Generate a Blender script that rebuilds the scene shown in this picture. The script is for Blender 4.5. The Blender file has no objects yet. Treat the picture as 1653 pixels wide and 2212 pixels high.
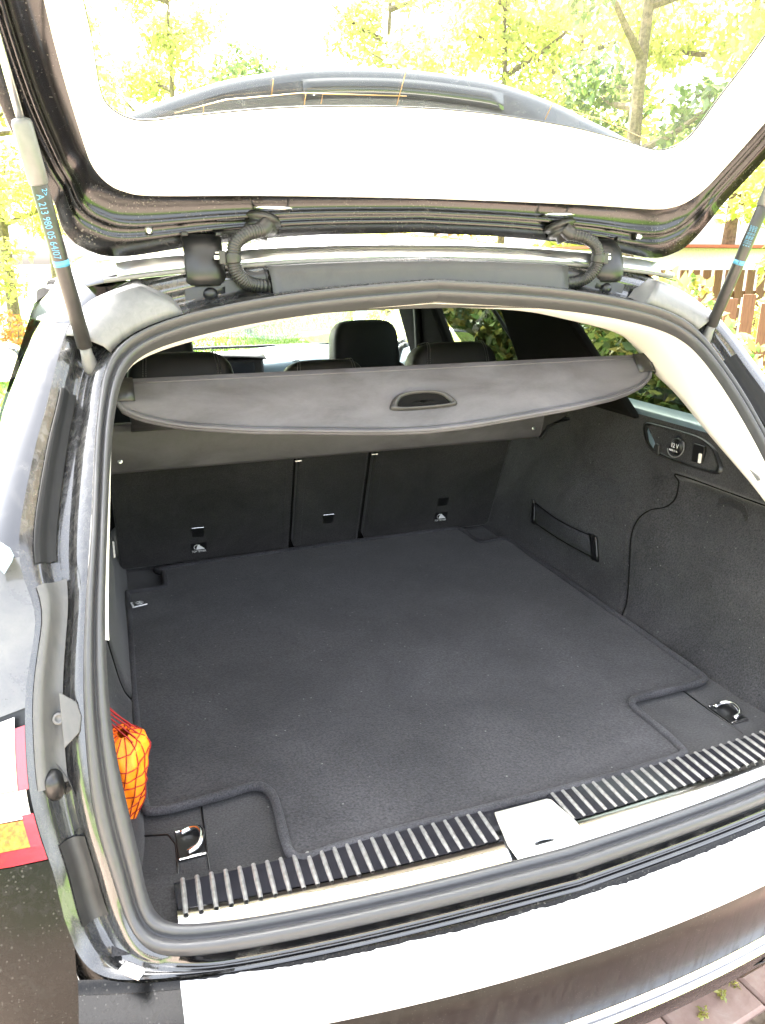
import bpy, bmesh, math, random
import numpy as np
from mathutils import Vector, Matrix
random.seed(7); rng = np.random.default_rng(7)
S = bpy.context.scene
COL = S.collection
R = math.radians

# ------------------------------------------------------------------ camera
cam = bpy.data.cameras.new('camera'); camo = bpy.data.objects.new('camera', cam); COL.objects.link(camo)
PITCH = math.atan(541/1632); YAW = math.atan(619/math.hypot(1632, 541))
camo.location = (-0.528, -0.80, 1.40)
camo.rotation_euler = (math.pi/2-PITCH, 0, -YAW)
cam.sensor_fit = 'VERTICAL'; cam.sensor_height = 36; cam.lens = 36*1632/2212
cam.clip_start = 0.02; cam.clip_end = 2000
S.camera = camo

# ------------------------------------------------------------------ sky, sun, exposure
SUN_EL, SUN_AZ = 54, -6      # azimuth in degrees, clockwise from +Y (the car's nose)
w = bpy.data.worlds.new('World'); S.world = w; w.use_nodes = True
nt = w.node_tree; nt.nodes.clear()
sky = nt.nodes.new('ShaderNodeTexSky'); sky.sky_type = 'NISHITA'; sky.sun_disc = False
sky.sun_elevation = R(SUN_EL); sky.sun_rotation = R(SUN_AZ); sky.dust_density = 7.0; sky.air_density = 1.0; sky.ozone_density = 0.6
bg = nt.nodes.new('ShaderNodeBackground'); bg.inputs[1].default_value = 0.15
wo = nt.nodes.new('ShaderNodeOutputWorld')
hz = nt.nodes.new('ShaderNodeHueSaturation'); hz.inputs['Saturation'].default_value = .36; hz.inputs['Value'].default_value = 1.12   # hazy white sky
nt.links.new(sky.outputs[0], hz.inputs['Color']); nt.links.new(hz.outputs[0], bg.inputs[0]); nt.links.new(bg.outputs[0], wo.inputs[0])
sl = bpy.data.lights.new('sun', 'SUN'); sl.energy = 5.0; sl.angle = R(0.53); sl.color = (1.0, 0.95, 0.86)
so = bpy.data.objects.new('sun', sl); COL.objects.link(so)
sd = Vector((math.sin(R(SUN_AZ))*math.cos(R(SUN_EL)), math.cos(R(SUN_AZ))*math.cos(R(SUN_EL)), math.sin(R(SUN_EL))))
so.rotation_euler = sd.to_track_quat('Z', 'Y').to_euler(); so.location = sd*30
S.view_settings.view_transform = 'Standard'; S.view_settings.look = 'None'
S.view_settings.exposure = 3.95; S.view_settings.gamma = 1.0; S.view_settings.use_curve_mapping = False
S.cycles.use_denoising = True
S.cycles.max_bounces = 10; S.cycles.diffuse_bounces = 5; S.cycles.glossy_bounces = 5
S.cycles.transparent_max_bounces = 24; S.cycles.transmission_bounces = 6

# ------------------------------------------------------------------ materials
class NB:
    """tiny node builder"""
    def __init__(s, name):
        s.m = bpy.data.materials.new(name); s.m.use_nodes = True; s.t = s.m.node_tree; s.t.nodes.clear()
        s.out = s.n('OutputMaterial')
    def n(s, k, **kw):
        x = s.t.nodes.new('ShaderNode'+k)
        for a, b in kw.items(): setattr(x, a, b)
        return x
    def l(s, a, b): s.t.links.new(a, b)
    def coord(s): return s.n('TexCoord').outputs['Object']
    def noise(s, scale, detail=4, rough=.55, vec=None, dist=0.0):
        x = s.n('TexNoise'); x.inputs['Scale'].default_value = scale; x.inputs['Detail'].default_value = detail
        x.inputs['Roughness'].default_value = rough; x.inputs['Distortion'].default_value = dist
        s.l(vec or s.coord(), x.inputs['Vector']); return x.outputs['Fac']
    def ramp(s, fac, stops, interp='LINEAR'):
        x = s.n('ValToRGB'); e = x.color_ramp.elements; x.color_ramp.interpolation = interp
        while len(e) < len(stops): e.new(0.5)
        for i, (p, c) in enumerate(stops):
            e[i].position = p; e[i].color = (*c, 1) if len(c) == 3 else c
        s.l(fac, x.inputs[0]); return x.outputs[0]
    def bsdf(s, **kw):
        x = s.n('BsdfPrincipled')
        for a, b in kw.items():
            i = x.inputs[a.replace('_', ' ')]
            if hasattr(b, 'is_linked'): s.l(b, i)
            else: i.default_value = (*b, 1) if isinstance(b, tuple) and len(b) == 3 else b
        s.l(x.outputs[0], s.out.inputs[0]); return x
    def bump(s, fac, strength, dist=0.001):
        x = s.n('Bump'); x.inputs['Strength'].default_value = strength; x.inputs['Distance'].default_value = dist
        s.l(fac, x.inputs['Height']); return x.outputs[0]
    def scaled(s, v):
        x = s.n('Mapping'); x.inputs['Scale'].default_value = v; s.l(s.coord(), x.inputs['Vector']); return x.outputs[0]
g3 = lambda v: (v, v, v)
def plain(name, col, rough=.5, metal=0.0, var=.12, vs=30, bump=.0, bs=200, **kw):
    b = NB(name)
    f = b.noise(vs, 4)
    c = b.ramp(f, [(.3, tuple(x*(1-var) for x in col)), (.7, tuple(x*(1+var) for x in col))])
    p = b.bsdf(Base_Color=c, Roughness=rough, Metallic=metal, **kw)
    if bump: b.l(b.bump(b.noise(bs, 3), bump), p.inputs['Normal'])
    return b.m
def dusty(name, base, dust, lo, hi, rough=.28, vs=9, coat=.6, stretch=(1, 1, 1), fine=.5, spec=.5, specks=0, speck_col=(.14, .135, .125)):
    """paint or plastic under a patchy film of road dust"""
    b = NB(name)
    v = b.scaled(stretch)
    a = b.noise(vs, 8, .65, v, .6); f2 = b.noise(vs*24, 3, .6, v)
    mx = b.n('Math', operation='MULTIPLY_ADD'); b.l(f2, mx.inputs[0]); mx.inputs[1].default_value = fine*.4; b.l(a, mx.inputs[2])
    sub = b.n('Math', operation='SUBTRACT'); b.l(mx.outputs[0], sub.inputs[0]); sub.inputs[1].default_value = fine*.2
    c = b.ramp(sub.outputs[0], [(lo, base), (hi, dust)])
    r = b.ramp(sub.outputs[0], [(lo, g3(rough)), (hi, g3(min(1, rough+.42)))])
    if specks:
        vo = b.n('TexVoronoi'); vo.inputs['Scale'].default_value = specks; b.l(b.coord(), vo.inputs['Vector'])
        big = b.noise(12, 3); th = b.n('Math', operation='MULTIPLY'); b.l(big, th.inputs[0]); th.inputs[1].default_value = .42
        lt = b.n('Math', operation='LESS_THAN'); b.l(vo.outputs['Distance'], lt.inputs[0])
        s2 = b.n('Math', operation='SUBTRACT'); b.l(th.outputs[0], s2.inputs[0]); s2.inputs[1].default_value = .06; b.l(s2.outputs[0], lt.inputs[1])
        m2 = b.n('MixRGB'); b.l(lt.outputs[0], m2.inputs[0]); b.l(c, m2.inputs[1]); m2.inputs[2].default_value = (*speck_col, 1); c = m2.outputs[0]
    p = b.bsdf(Base_Color=c, Roughness=r)
    p.inputs['Specular IOR Level'].default_value = spec
    p.inputs['Coat Weight'].default_value = coat; p.inputs['Coat Roughness'].default_value = .06
    return b.m
def carpet(name, col, scale=900, rough=.95, lint=True, sheen=.15):
    b = NB(name)
    f = b.noise(scale, 3, .8); g = b.noise(5, 6, .62, None, .5)
    c1 = b.ramp(f, [(.25, tuple(x*.25 for x in col)), (.75, tuple(x*2.0 for x in col))])
    c2 = b.ramp(g, [(.3, g3(.66)), (.7, g3(1.5))])
    m = b.n('MixRGB', blend_type='MULTIPLY'); m.inputs[0].default_value = 1; b.l(c1, m.inputs[1]); b.l(c2, m.inputs[2])
    col_out = m.outputs[0]
    if lint:
        vo = b.n('TexVoronoi'); vo.inputs['Scale'].default_value = 34; b.l(b.coord(), vo.inputs['Vector'])
        li = b.ramp(vo.outputs['Distance'], [(.045, g3(1)), (.065, g3(0))])
        m2 = b.n('MixRGB'); b.l(li, m2.inputs[0]); b.l(col_out, m2.inputs[1]); m2.inputs[2].default_value = (.10, .10, .095, 1); col_out = m2.outputs[0]
    p = b.bsdf(Base_Color=col_out, Roughness=rough)
    p.inputs['Specular IOR Level'].default_value = .15
    p.inputs['Sheen Weight'].default_value = sheen; p.inputs['Sheen Roughness'].default_value = .5
    b.l(b.bump(f, .6, .0015), p.inputs['Normal'])
    return b.m
def thin_glass(name, tint, refl=1.0):
    b = NB(name)
    tr = b.n('BsdfTransparent'); tr.inputs[0].default_value = (*tint, 1)
    gl = b.n('BsdfGlossy'); gl.inputs['Roughness'].default_value = .02
    fr = b.n('Fresnel'); ge = b.n('NewGeometry'); mr_ = b.n('MapRange'); b.l(ge.outputs['Backfacing'], mr_.inputs[0]); mr_.inputs[3].default_value = 1.4; mr_.inputs[4].default_value = 1/1.4; b.l(mr_.outputs[0], fr.inputs[0])
    mx = b.n('MixShader'); b.l(fr.outputs[0], mx.inputs[0]); b.l(tr.outputs[0], mx.inputs[1]); b.l(gl.outputs[0], mx.inputs[2])
    b.l(mx.outputs[0], b.out.inputs[0]); return b.m
def dusty_glass(name, tint, dust):
    m = thin_glass(name, tint); t = m.node_tree; o = [n for n in t.nodes if n.type == 'OUTPUT_MATERIAL'][0]
    base = o.inputs[0].links[0].from_socket
    d = t.nodes.new('ShaderNodeBsdfDiffuse'); d.inputs[0].default_value = (.6, .6, .56, 1)
    tl = t.nodes.new('ShaderNodeBsdfTranslucent'); tl.inputs[0].default_value = (.6, .6, .56, 1)
    a = t.nodes.new('ShaderNodeMixShader'); t.links.new(d.outputs[0], a.inputs[1]); t.links.new(tl.outputs[0], a.inputs[2])
    nz = t.nodes.new('ShaderNodeTexNoise'); nz.inputs['Scale'].default_value = 9; nz.inputs['Detail'].default_value = 6
    tc = t.nodes.new('ShaderNodeTexCoord'); t.links.new(tc.outputs['Object'], nz.inputs['Vector'])
    mr = t.nodes.new('ShaderNodeMapRange'); mr.inputs[3].default_value = dust*.4; mr.inputs[4].default_value = dust*1.6; t.links.new(nz.outputs['Fac'], mr.inputs[0])
    x = t.nodes.new('ShaderNodeMixShader'); t.links.new(mr.outputs[0], x.inputs[0]); t.links.new(base, x.inputs[1]); t.links.new(a.outputs[0], x.inputs[2])
    t.links.new(x.outputs[0], o.inputs[0]); return m
def leaf(name, cols, trans=.5, vs=2.5):
    b = NB(name)
    oi = b.n('NewGeometry'); f = oi.outputs['Random Per Island']
    n = b.noise(vs, 3)
    mm = b.n('Math', operation='MULTIPLY_ADD'); b.l(f, mm.inputs[0]); mm.inputs[1].default_value = .6; 
    m2 = b.n('Math', operation='MULTIPLY'); b.l(n, m2.inputs[0]); m2.inputs[1].default_value = .5; b.l(m2.outputs[0], mm.inputs[2])
    k = len(cols)
    c = b.ramp(mm.outputs[0], [(.12+.7*i/(k-1), x) for i, x in enumerate(cols)])
    d = b.n('BsdfDiffuse'); b.l(c, d.inputs[0]); t = b.n('BsdfTranslucent'); b.l(c, t.inputs[0])
    gl = b.n('BsdfGlossy'); gl.inputs[1].default_value = .35; gl.inputs[0].default_value = (.8, .85, .8, 1)
    mx = b.n('MixShader'); mx.inputs[0].default_value = trans; b.l(d.outputs[0], mx.inputs[1]); b.l(t.outputs[0], mx.inputs[2])
    m3 = b.n('MixShader'); m3.inputs[0].default_value = .05; b.l(mx.outputs[0], m3.inputs[1]); b.l(gl.outputs[0], m3.inputs[2])
    b.l(m3.outputs[0], b.out.inputs[0]); return b.m

M = {}
M['paint'] = dusty('black_paint', (.003, .003, .0035), (.022, .021, .019), .50, .9, .12, 30, 1.0)
M['paint_dirty'] = dusty('dirty_black_paint', (.0022, .0022, .0022), (.018, .017, .015), .52, .88, .26, 90, .0, fine=1.4, spec=.2, specks=150, speck_col=(.035, .034, .031))
M['frame'] = dusty('tailgate_frame_paint', (.003, .003, .003), (.045, .041, .036), .60, .90, .2, 45, .1, fine=1.2, specks=170, speck_col=(.06, .057, .05))
M['chan'] = dusty('channel_paint', (.012, .012, .0125), (.050, .0495, .047), .34, .95, .14, 120, 1.0, (1, 1, .08), 1.2)
M['plate'] = dusty('dusty_grey_plate', (.095, .095, .093), (.165, .162, .155), .25, .9, .4, 90, .1, (1, 1, .25), 1.2)
M['recess'] = dusty('grimy_recess', (.004, .004, .004), (.05, .042, .034), .52, .88, .4, 40, .1)
M['shoulder'] = dusty('sky_pale_shoulder_paint', (.030, .030, .031), (.085, .083, .079), .25, .72, .12, 18, 1.0)  # black paint paled in colour to imitate sky reflected in the shoulder
M['cover_grey'] = dusty('pillar_cover_plastic', (.050, .050, .049), (.095, .0935, .089), .25, .9, .4, 90, .1, (1, 1, .25), 1.2)
M['plastic'] = plain('black_plastic', (.006, .006, .0063), .38, bump=.15, bs=900)
M['plastic_grey'] = plain('dusty_black_plastic', (.022, .0215, .021), .5, var=.3, vs=40, bump=.1, bs=600)
M['rubber'] = dusty('rubber_seal', (.036, .036, .038), (.050, .0495, .051), .3, .9, .30, 90, .0, (1, 1, 1), 1.0)
M['conduit'] = plain('conduit_rubber', (.016, .0155, .015), .45, var=.35, vs=60)
M['chrome'] = plain('chrome', (.75, .75, .76), .12, 1.0, var=.03)
M['steel'] = plain('brushed_steel', (.72, .72, .71), .3, 1.0, var=.08, vs=15)
M['dark_tread'] = plain('dark_tread', (.014, .014, .017), .12, 0.0, var=.15)
M['ribs'] = plain('worn_rib', (.27, .265, .255), .32, .6, var=.3, vs=120)
M['mat'] = carpet('velour_mat', (.0200, .0192, .0206), 240)
M['carpet'] = carpet('boot_carpet', (.0250, .0243, .0250), 300)
M['seatcloth'] = carpet('seatback_carpet', (.0165, .0157, .0157), 420, lint=False)
M['binding'] = carpet('mat_binding', (.029, .0285, .031), 400, lint=False, sheen=.05)
M['leather'] = plain('black_leather', (.008, .0078, .0075), .5, var=.2, bump=.25, bs=350)
M['pillar_cloth'] = plain('pillar_cloth', (.006, .0056, .0054), .95, Specular_IOR_Level=.1)
M['liner'] = plain('matt_liner', (.006, .006, .006), .6, var=.3, Specular_IOR_Level=.3)
M['stitch'] = plain('stitching', (.11, .105, .10), .8)
M['cream'] = plain('cream_trim', (.74, .71, .65), .75, var=.03, vs=12, bump=.1, bs=500)
M['cover'] = dusty('cover_vinyl', (.046, .0435, .048), (.108, .103, .112), .34, .76, .5, 7, .0, (1, 2, 2), .4)
M['glass'] = thin_glass('clear_glass', (.90, .95, .91))
M['privacy'] = thin_glass('privacy_glass', (.075, .09, .08))
M['gutter'] = dusty('gutter_plastic', (.022, .0215, .021), (.055, .053, .051), .3, .75, .42, 20, .1, (1, 1, .5))
M['rearglass'] = dusty_glass('dusty_rear_glass', (.90, .95, .91), .009)
M['dark_glass'] = plain('dark_glass', (.006, .007, .008), .04, var=.05)
M['ceramic'] = plain('black_ceramic_border', (.012, .012, .013), .2)
M['wire'] = plain('heating_wire', (.35, .22, .10), .4, .6)
M['red'] = plain('red_lens', (.34, .010, .022), .12, var=.15, vs=60, Coat_Weight=1.0, bump=.2, bs=120)
M['amber'] = plain('amber_lens', (.42, .13, .012), .15, var=.5, vs=180, bump=.8, bs=220, Coat_Weight=.6)
b = NB('banded_lens'); sx_ = b.n('SeparateXYZ'); b.l(b.coord(), sx_.inputs[0]); mr = b.n('MapRange'); b.l(sx_.outputs[2], mr.inputs[0]); mr.inputs[1].default_value = .806; mr.inputs[2].default_value = .888
wv = b.n('TexWave'); wv.inputs['Scale'].default_value = 60; wv.bands_direction = 'Z'; b.l(b.coord(), wv.inputs['Vector'])
p = b.bsdf(Base_Color=b.ramp(mr.outputs[0], [(0, (.42, .17, .13)), (.12, (.55, .34, .22)), (.22, (.66, .56, .30)), (.5, (.70, .62, .40)), (.75, (.72, .70, .66)), (1, (.74, .73, .72))]), Roughness=.12, Coat_Weight=1.0); b.l(b.bump(wv.outputs['Fac'], .25, .001), p.inputs['Normal']); M['bandlens'] = b.m
M['clearlens'] = plain('clear_lens', (.72, .68, .60), .06, var=.06)
M['dash'] = plain('blue_grey_dash', (.10, .14, .165), .45, var=.04, bump=.15, bs=400)
M['screen'] = plain('screen_glass', (.015, .017, .02), .08, var=.02)
M['print_white'] = plain('white_print', (.75, .75, .75), .6, var=.03)
M['print_blue'] = plain('blue_print', (.06, .22, .36), .5, var=.08)
M['orange'] = plain('orange_fabric', (1.0, .235, .004), .6, var=.16, vs=60, bump=.6, bs=200)
M['net'] = plain('net_cord', (.26, .008, .008), .8)
M['pinkfab'] = plain('red_fabric', (.5, .02, .05), .7)
M['silver'] = plain('silver_strut_sleeve', (.11, .11, .107), .42, .1, var=.12, vs=60)
M['strut'] = plain('strut_tube', (.020, .019, .0185), .4, .0, var=.3, vs=60)
M['film'] = dusty('sky_reflection_strip', (.66, .66, .655), (.40, .39, .37), .55, .85, .3, 16, .0)  # pale colour standing in for sky reflected in the black bumper top
M['bumper_face'] = dusty('bumper_face_paint', (.0022, .0021, .002), (.017, .0155, .0135), .46, .84, .28, 60, .0, (1.6, 1, .3), 1.4, spec=.2, specks=200, speck_col=(.04, .038, .034))
M['white_dust'] = plain('dried_polish', (.45, .45, .45), .8, var=.3, vs=80)
M['lawn'] = plain('lawn_soil', (.095, .17, .018), .9, var=.3, vs=.8)
M['grass'] = leaf('grass_blades', [(.07, .15, .012), (.11, .21, .02), (.17, .26, .04)], .4)
M['leaf_y'] = leaf('yellow_leaf', [(.24, .27, .05), (.38, .40, .09), (.55, .53, .16)], .6)
M['leaf_g'] = leaf('green_leaf', [(.045, .085, .018), (.085, .13, .028), (.15, .19, .05)], .45)
M['leaf_h'] = leaf('hedge_leaf', [(.055, .11, .03), (.11, .18, .05), (.22, .26, .08), (.30, .24, .05)], .45)
M['leaf_o'] = leaf('rust_leaf', [(.22, .07, .02), (.34, .14, .03), (.30, .22, .04)], .45)
M['bark'] = plain('bark', (.13, .095, .06), .9, var=.45, vs=22, bump=.8, bs=40)
M['wood'] = None
b = NB('fence_wood'); v = b.scaled((14, 14, 1.2)); f = b.noise(6, 6, .6, v, .6)
b.bsdf(Base_Color=b.ramp(f, [(.25, (.085, .028, .014)), (.75, (.20, .085, .045))]), Roughness=.75); M['wood'] = b.m
M['brick'] = None
b = NB('paver_brick'); f = b.noise(12, 6, .65); oi = b.n('ObjectInfo')
c = b.ramp(f, [(.28, (.27, .17, .135)), (.55, (.42, .29, .24)), (.8, (.5, .41, .34))])
hs = b.n('HueSaturation'); b.l(c, hs.inputs['Color'])
mr = b.n('MapRange'); b.l(oi.outputs['Random'], mr.inputs[0]); mr.inputs[3].default_value = .75; mr.inputs[4].default_value = 1.2; b.l(mr.outputs[0], hs.inputs['Value'])
p = b.bsdf(Base_Color=hs.outputs[0], Roughness=.9); b.l(b.bump(b.noise(60, 4), .5, .003), p.inputs['Normal']); M['brick'] = b.m
M['sand'] = plain('joint_sand', (.20, .155, .11), .95, var=.4, vs=60)
M['paving'] = plain('pale_paving', (.36, .30, .26), .9, var=.2, vs=2.0)
M['wall_white'] = plain('white_render', (.72, .70, .66), .9)
M['rooftile'] = plain('red_roof_edge', (.36, .085, .045), .7, var=.25)

# ------------------------------------------------------------------ mesh helpers
def link(name, me, mat, parent=None, smooth=True):
    o = bpy.data.objects.new(name, me); COL.objects.link(o)
    if mat is not None and not me.materials: me.materials.append(M[mat] if isinstance(mat, str) else mat)
    if parent is not None: o.parent = parent
    if smooth and len(me.polygons): me.polygons.foreach_set('use_smooth', [True]*len(me.polygons))
    return o
def mesh(name, V, F, mat, parent=None, smooth=True):
    me = bpy.data.meshes.new(name); me.from_pydata([tuple(map(float, v)) for v in V], [], F); me.update()
    return link(name, me, mat, parent, smooth)
def empty(name, loc=(0, 0, 0)):
    o = bpy.data.objects.new(name, None); COL.objects.link(o); o.location = loc; o.empty_display_size = .1; return o
def tag(o, label=None, cat=None, group=None, kind=None):
    for k, v in (('label', label), ('category', cat), ('group', group), ('kind', kind)):
        if v: o[k] = v
    return o
def grid(rows, closed_u=False, closed_v=False):
    """rows: list of equal-length point lists -> V,F"""
    nr, nc = len(rows), len(rows[0]); V = [p for r in rows for p in r]; F = []
    for i in range(nr-(0 if closed_v else 1)):
        for j in range(nc-(0 if closed_u else 1)):
            a = i*nc+j; b_ = i*nc+(j+1) % nc; c_ = ((i+1) % nr)*nc+(j+1) % nc; d_ = ((i+1) % nr)*nc+j
            F.append((a, b_, c_, d_))
    return V, F
def sheet(name, rows, mat, parent=None, thick=0.0, **kw):
    V, F = grid(rows, **kw); o = mesh(name, V, F, mat, parent)
    if thick:
        md = o.modifiers.new('thickness', 'SOLIDIFY'); md.thickness = thick; md.offset = 0
    return o
def cr(pts, n=8, closed=False):
    """Catmull-Rom resample"""
    P = [np.array(p, float) for p in pts]; out = []; N = len(P)
    rngi = range(N if closed else N-1)
    for i in rngi:
        p0 = P[(i-1) % N] if (closed or i > 0) else 2*P[0]-P[1]
        p1, p2 = P[i], P[(i+1) % N]
        p3 = P[(i+2) % N] if (closed or i+2 < N) else 2*P[-1]-P[-2]
        for k in range(n):
            t = k/n
            out.append(.5*((2*p1)+(-p0+p2)*t+(2*p0-5*p1+4*p2-p3)*t*t+(-p0+3*p1-3*p2+p3)*t**3))
    if not closed: out.append(P[-1])
    return out
def tube(path, rad, n=12, caps=True):
    """rad: number or list"""
    P = [np.array(p, float) for p in path]; L = len(P)
    rad = [rad]*L if np.isscalar(rad) else rad
    rows = []; up = None
    for i in range(L):
        t = P[min(i+1, L-1)]-P[max(i-1, 0)]; t /= np.linalg.norm(t)+1e-12
        if up is None:
            up = np.cross(t, [0, 0, 1.]) if abs(t[2]) < .9 else np.cross(t, [1., 0, 0])
        up = up-t*(up@t); up /= np.linalg.norm(up)+1e-12; s = np.cross(t, up)
        rows.append([P[i]+rad[i]*(math.cos(a)*up+math.sin(a)*s) for a in np.linspace(0, 2*math.pi, n, endpoint=False)])
    V, F = grid(rows, closed_u=True)
    if caps: F.append(tuple(range(n-1, -1, -1))); F.append(tuple((L-1)*n+i for i in range(n)))
    return V, F
def tubeo(name, path, rad, mat, parent=None, n=12): V, F = tube(path, rad, n); return mesh(name, V, F, mat, parent)
def joinVF(*vf):
    V, F = [], []
    for v, f in vf:
        k = len(V); V += list(v); F += [tuple(i+k for i in q) for q in f]
    return V, F
def boxVF(c, s, rot=None):
    V = []
    for x in (-.5, .5):
        for y in (-.5, .5):
            for z in (-.5, .5):
                p = Vector((x*s[0], y*s[1], z*s[2]))
                if rot is not None: p = rot @ p
                V.append(np.array(c)+np.array(p))
    return V, [(0, 1, 3, 2), (4, 6, 7, 5), (0, 4, 5, 1), (2, 3, 7, 6), (0, 2, 6, 4), (1, 5, 7, 3)]
def bev(o, w=.003, seg=2):
    md = o.modifiers.new('bevel', 'BEVEL'); md.width = w; md.segments = seg; md.limit_method = 'ANGLE'; md.angle_limit = R(35)
    return o
def box(name, c, s, mat, parent=None, rot=None, bevel=.003):
    V, F = boxVF(c, s, rot); o = mesh(name, V, F, mat, parent, smooth=False)
    if bevel: bev(o, bevel)
    return o
def prism(name, poly, origin, ax, ay, depth, mat, parent=None, bevel=.0):
    """polygon in the (ax, ay) plane at origin, extruded by depth along ax x ay"""
    ax, ay, o0 = (np.array(v, float) for v in (ax, ay, origin)); nn = np.cross(ax, ay); n = len(poly)
    V = [o0+ax*p[0]+ay*p[1] for p in poly]+[o0+ax*p[0]+ay*p[1]+nn*depth for p in poly]
    F = [tuple(range(n-1, -1, -1)), tuple(range(n, 2*n))]+[(i, (i+1) % n, n+(i+1) % n, n+i) for i in range(n)]
    o = mesh(name, V, F, mat, parent, smooth=False)
    if bevel: bev(o, bevel)
    return o
def lathe(name, prof, origin, axis, mat, parent=None, n=20):
    ax = Vector(axis).normalized(); q = ax.to_track_quat('Z', 'Y').to_matrix()
    rows = [[np.array(origin)+np.array(q @ Vector((r*math.cos(a), r*math.sin(a), h))) for a in np.linspace(0, 2*math.pi, n, endpoint=False)] for r, h in prof]
    V, F = grid(rows, closed_u=True); F.append(tuple(range(n-1, -1, -1))); F.append(tuple((len(prof)-1)*n+i for i in range(n)))
    return mesh(name, V, F, mat, parent)
def superbox(name, c, s, e, mat, parent=None, nu=28, nv=16, tilt=0, shape=None):
    """rounded pillow: superellipsoid, half sizes s, exponent e"""
    f = lambda v: math.copysign(abs(v)**e, v); rows = []
    rot = Matrix.Rotation(tilt, 3, 'X')
    for i in range(nv+1):
        ph = -math.pi/2+math.pi*i/nv; row = []
        for j in range(nu):
            th = 2*math.pi*j/nu
            p = Vector((s[0]*f(math.cos(ph))*f(math.cos(th)), s[1]*f(math.cos(ph))*f(math.sin(th)), s[2]*f(math.sin(ph))))
            if shape: p = Vector(shape(p))
            row.append(np.array(c)+np.array(rot @ p))
        rows.append(row)
    V, F = grid(rows, closed_u=True); return mesh(name, V, F, mat, parent)
def text(name, body, size, mat, parent, origin, ax, ay, extrude=.0003, align='CENTER', condense=1.0):
    cu = bpy.data.curves.new('t', 'FONT'); cu.body = body; cu.size = size; cu.extrude = extrude; cu.align_x = align; cu.align_y = 'CENTER'; cu.resolution_u = 3
    o = bpy.data.objects.new('t', cu); COL.objects.link(o)
    dg = bpy.context.evaluated_depsgraph_get(); dg.update()
    me = bpy.data.meshes.new_from_object(o.evaluated_get(dg)); bpy.data.objects.remove(o); bpy.data.curves.remove(cu)
    ax = Vector(ax).normalized(); ay = Vector(ay); ay = (ay-ax*ay.dot(ax)).normalized(); az = ax.cross(ay)
    mt = Matrix(((ax.x*condense, ay.x, az.x, origin[0]), (ax.y*condense, ay.y, az.y, origin[1]), (ax.z*condense, ay.z, az.z, origin[2]), (0, 0, 0, 1)))
    me.transform(mt); me.materials.clear(); me.name = name
    return link(name, me, mat, parent, smooth=False)
mx = lambda p: np.array((-p[0], p[1], p[2]), float)
def mirror_copy(o, parent=None, recurse=True):
    """mirrored twin of a part (X -> -X) with its own mesh, for the other side of the car"""
    me = o.data.copy()
    for v in me.vertices: v.co.x = -v.co.x
    me.flip_normals()
    c = bpy.data.objects.new(o.name.split('.')[0], me); COL.objects.link(c); c.parent = parent if parent is not None else o.parent
    for md in o.modifiers:
        m2 = c.modifiers.new(md.name, md.type)
        for k in ('thickness', 'offset', 'width', 'segments', 'limit_method', 'angle_limit', 'levels', 'render_levels'):
            if hasattr(md, k): setattr(m2, k, getattr(md, k))
    if recurse:
        for ch in [q for q in bpy.data.objects if q.parent == o and q.type == 'MESH']: mirror_copy(ch, c)
    return c
# ================================================================== the car: body round the boot opening
car = empty('station_wagon')
tag(car, 'black station wagon seen from behind with its tailgate raised and boot open', 'car')
NPI = np.interp
# seal: inner and outer edge, half loop from the middle of the sill up to the middle of the roof
SI = [(0, -.08, .618), (.2, -.074, .618), (.4, -.055, .618), (.495, -.038, .618), (.533, -.023, .622), (.548, -.012, .636), (.553, 0, .665),
      (.556, .012, .70), (.561, .026, .745), (.568, .045, .80), (.572, .075, .867), (.569, .10, .92), (.566, .13, .966), (.560, .155, 1.012),
      (.549, .205, 1.083), (.536, .272, 1.16), (.522, .325, 1.215), (.506, .36, 1.25), (.478, .385, 1.272), (.42, .393, 1.29), (.33, .396, 1.308), (.2, .402, 1.325), (0, .405, 1.336)]
SO = [(0, -.118, .612), (.22, -.109, .612), (.41, -.09, .610), (.51, -.07, .606), (.553, -.05, .604), (.575, -.024, .620), (.585, -.005, .655),
      (.592, .008, .70), (.602, .026, .745), (.604, .045, .80), (.602, .075, .867), (.597, .10, .92), (.590, .13, .968), (.583, .155, 1.012),
      (.568, .205, 1.083), (.558, .272, 1.163), (.546, .32, 1.21), (.538, .352, 1.247), (.515, .378, 1.283), (.455, .388, 1.312), (.35, .394, 1.336), (.2, .40, 1.357), (0, .405, 1.368)]
# outer body edge beside the tailgate gap
ED = [(0, -.130, .598), (.22, -.122, .598), (.42, -.10, .596), (.53, -.078, .592), (.595, -.055, .588), (.632, -.03, .60), (.648, -.008, .655),
      (.652, .008, .70), (.662, .026, .745), (.670, .047, .80), (.668, .073, .862), (.6635, .096, .91), (.651, .120, .952), (.6405, .1445, .999),
      (.657, .195, 1.072), (.633, .272, 1.16), (.613, .317, 1.21), (.598, .358, 1.257), (.574, .41, 1.312), (.530, .457, 1.352), (.40, .457, 1.384), (.22, .452, 1.400), (0, .45, 1.408)]
NS = 6
cI, cO, cE = cr(SI, NS), cr(SO, NS), cr(ED, NS)
def relax(c, n):
    A_ = np.array(c)
    for _ in range(n): A_[1:-1] += .5*((A_[:-2]+A_[2:])/2-A_[1:-1])
    return [p for p in A_]
cI, cO = relax(cI, 22), relax(cO, 22)
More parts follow.
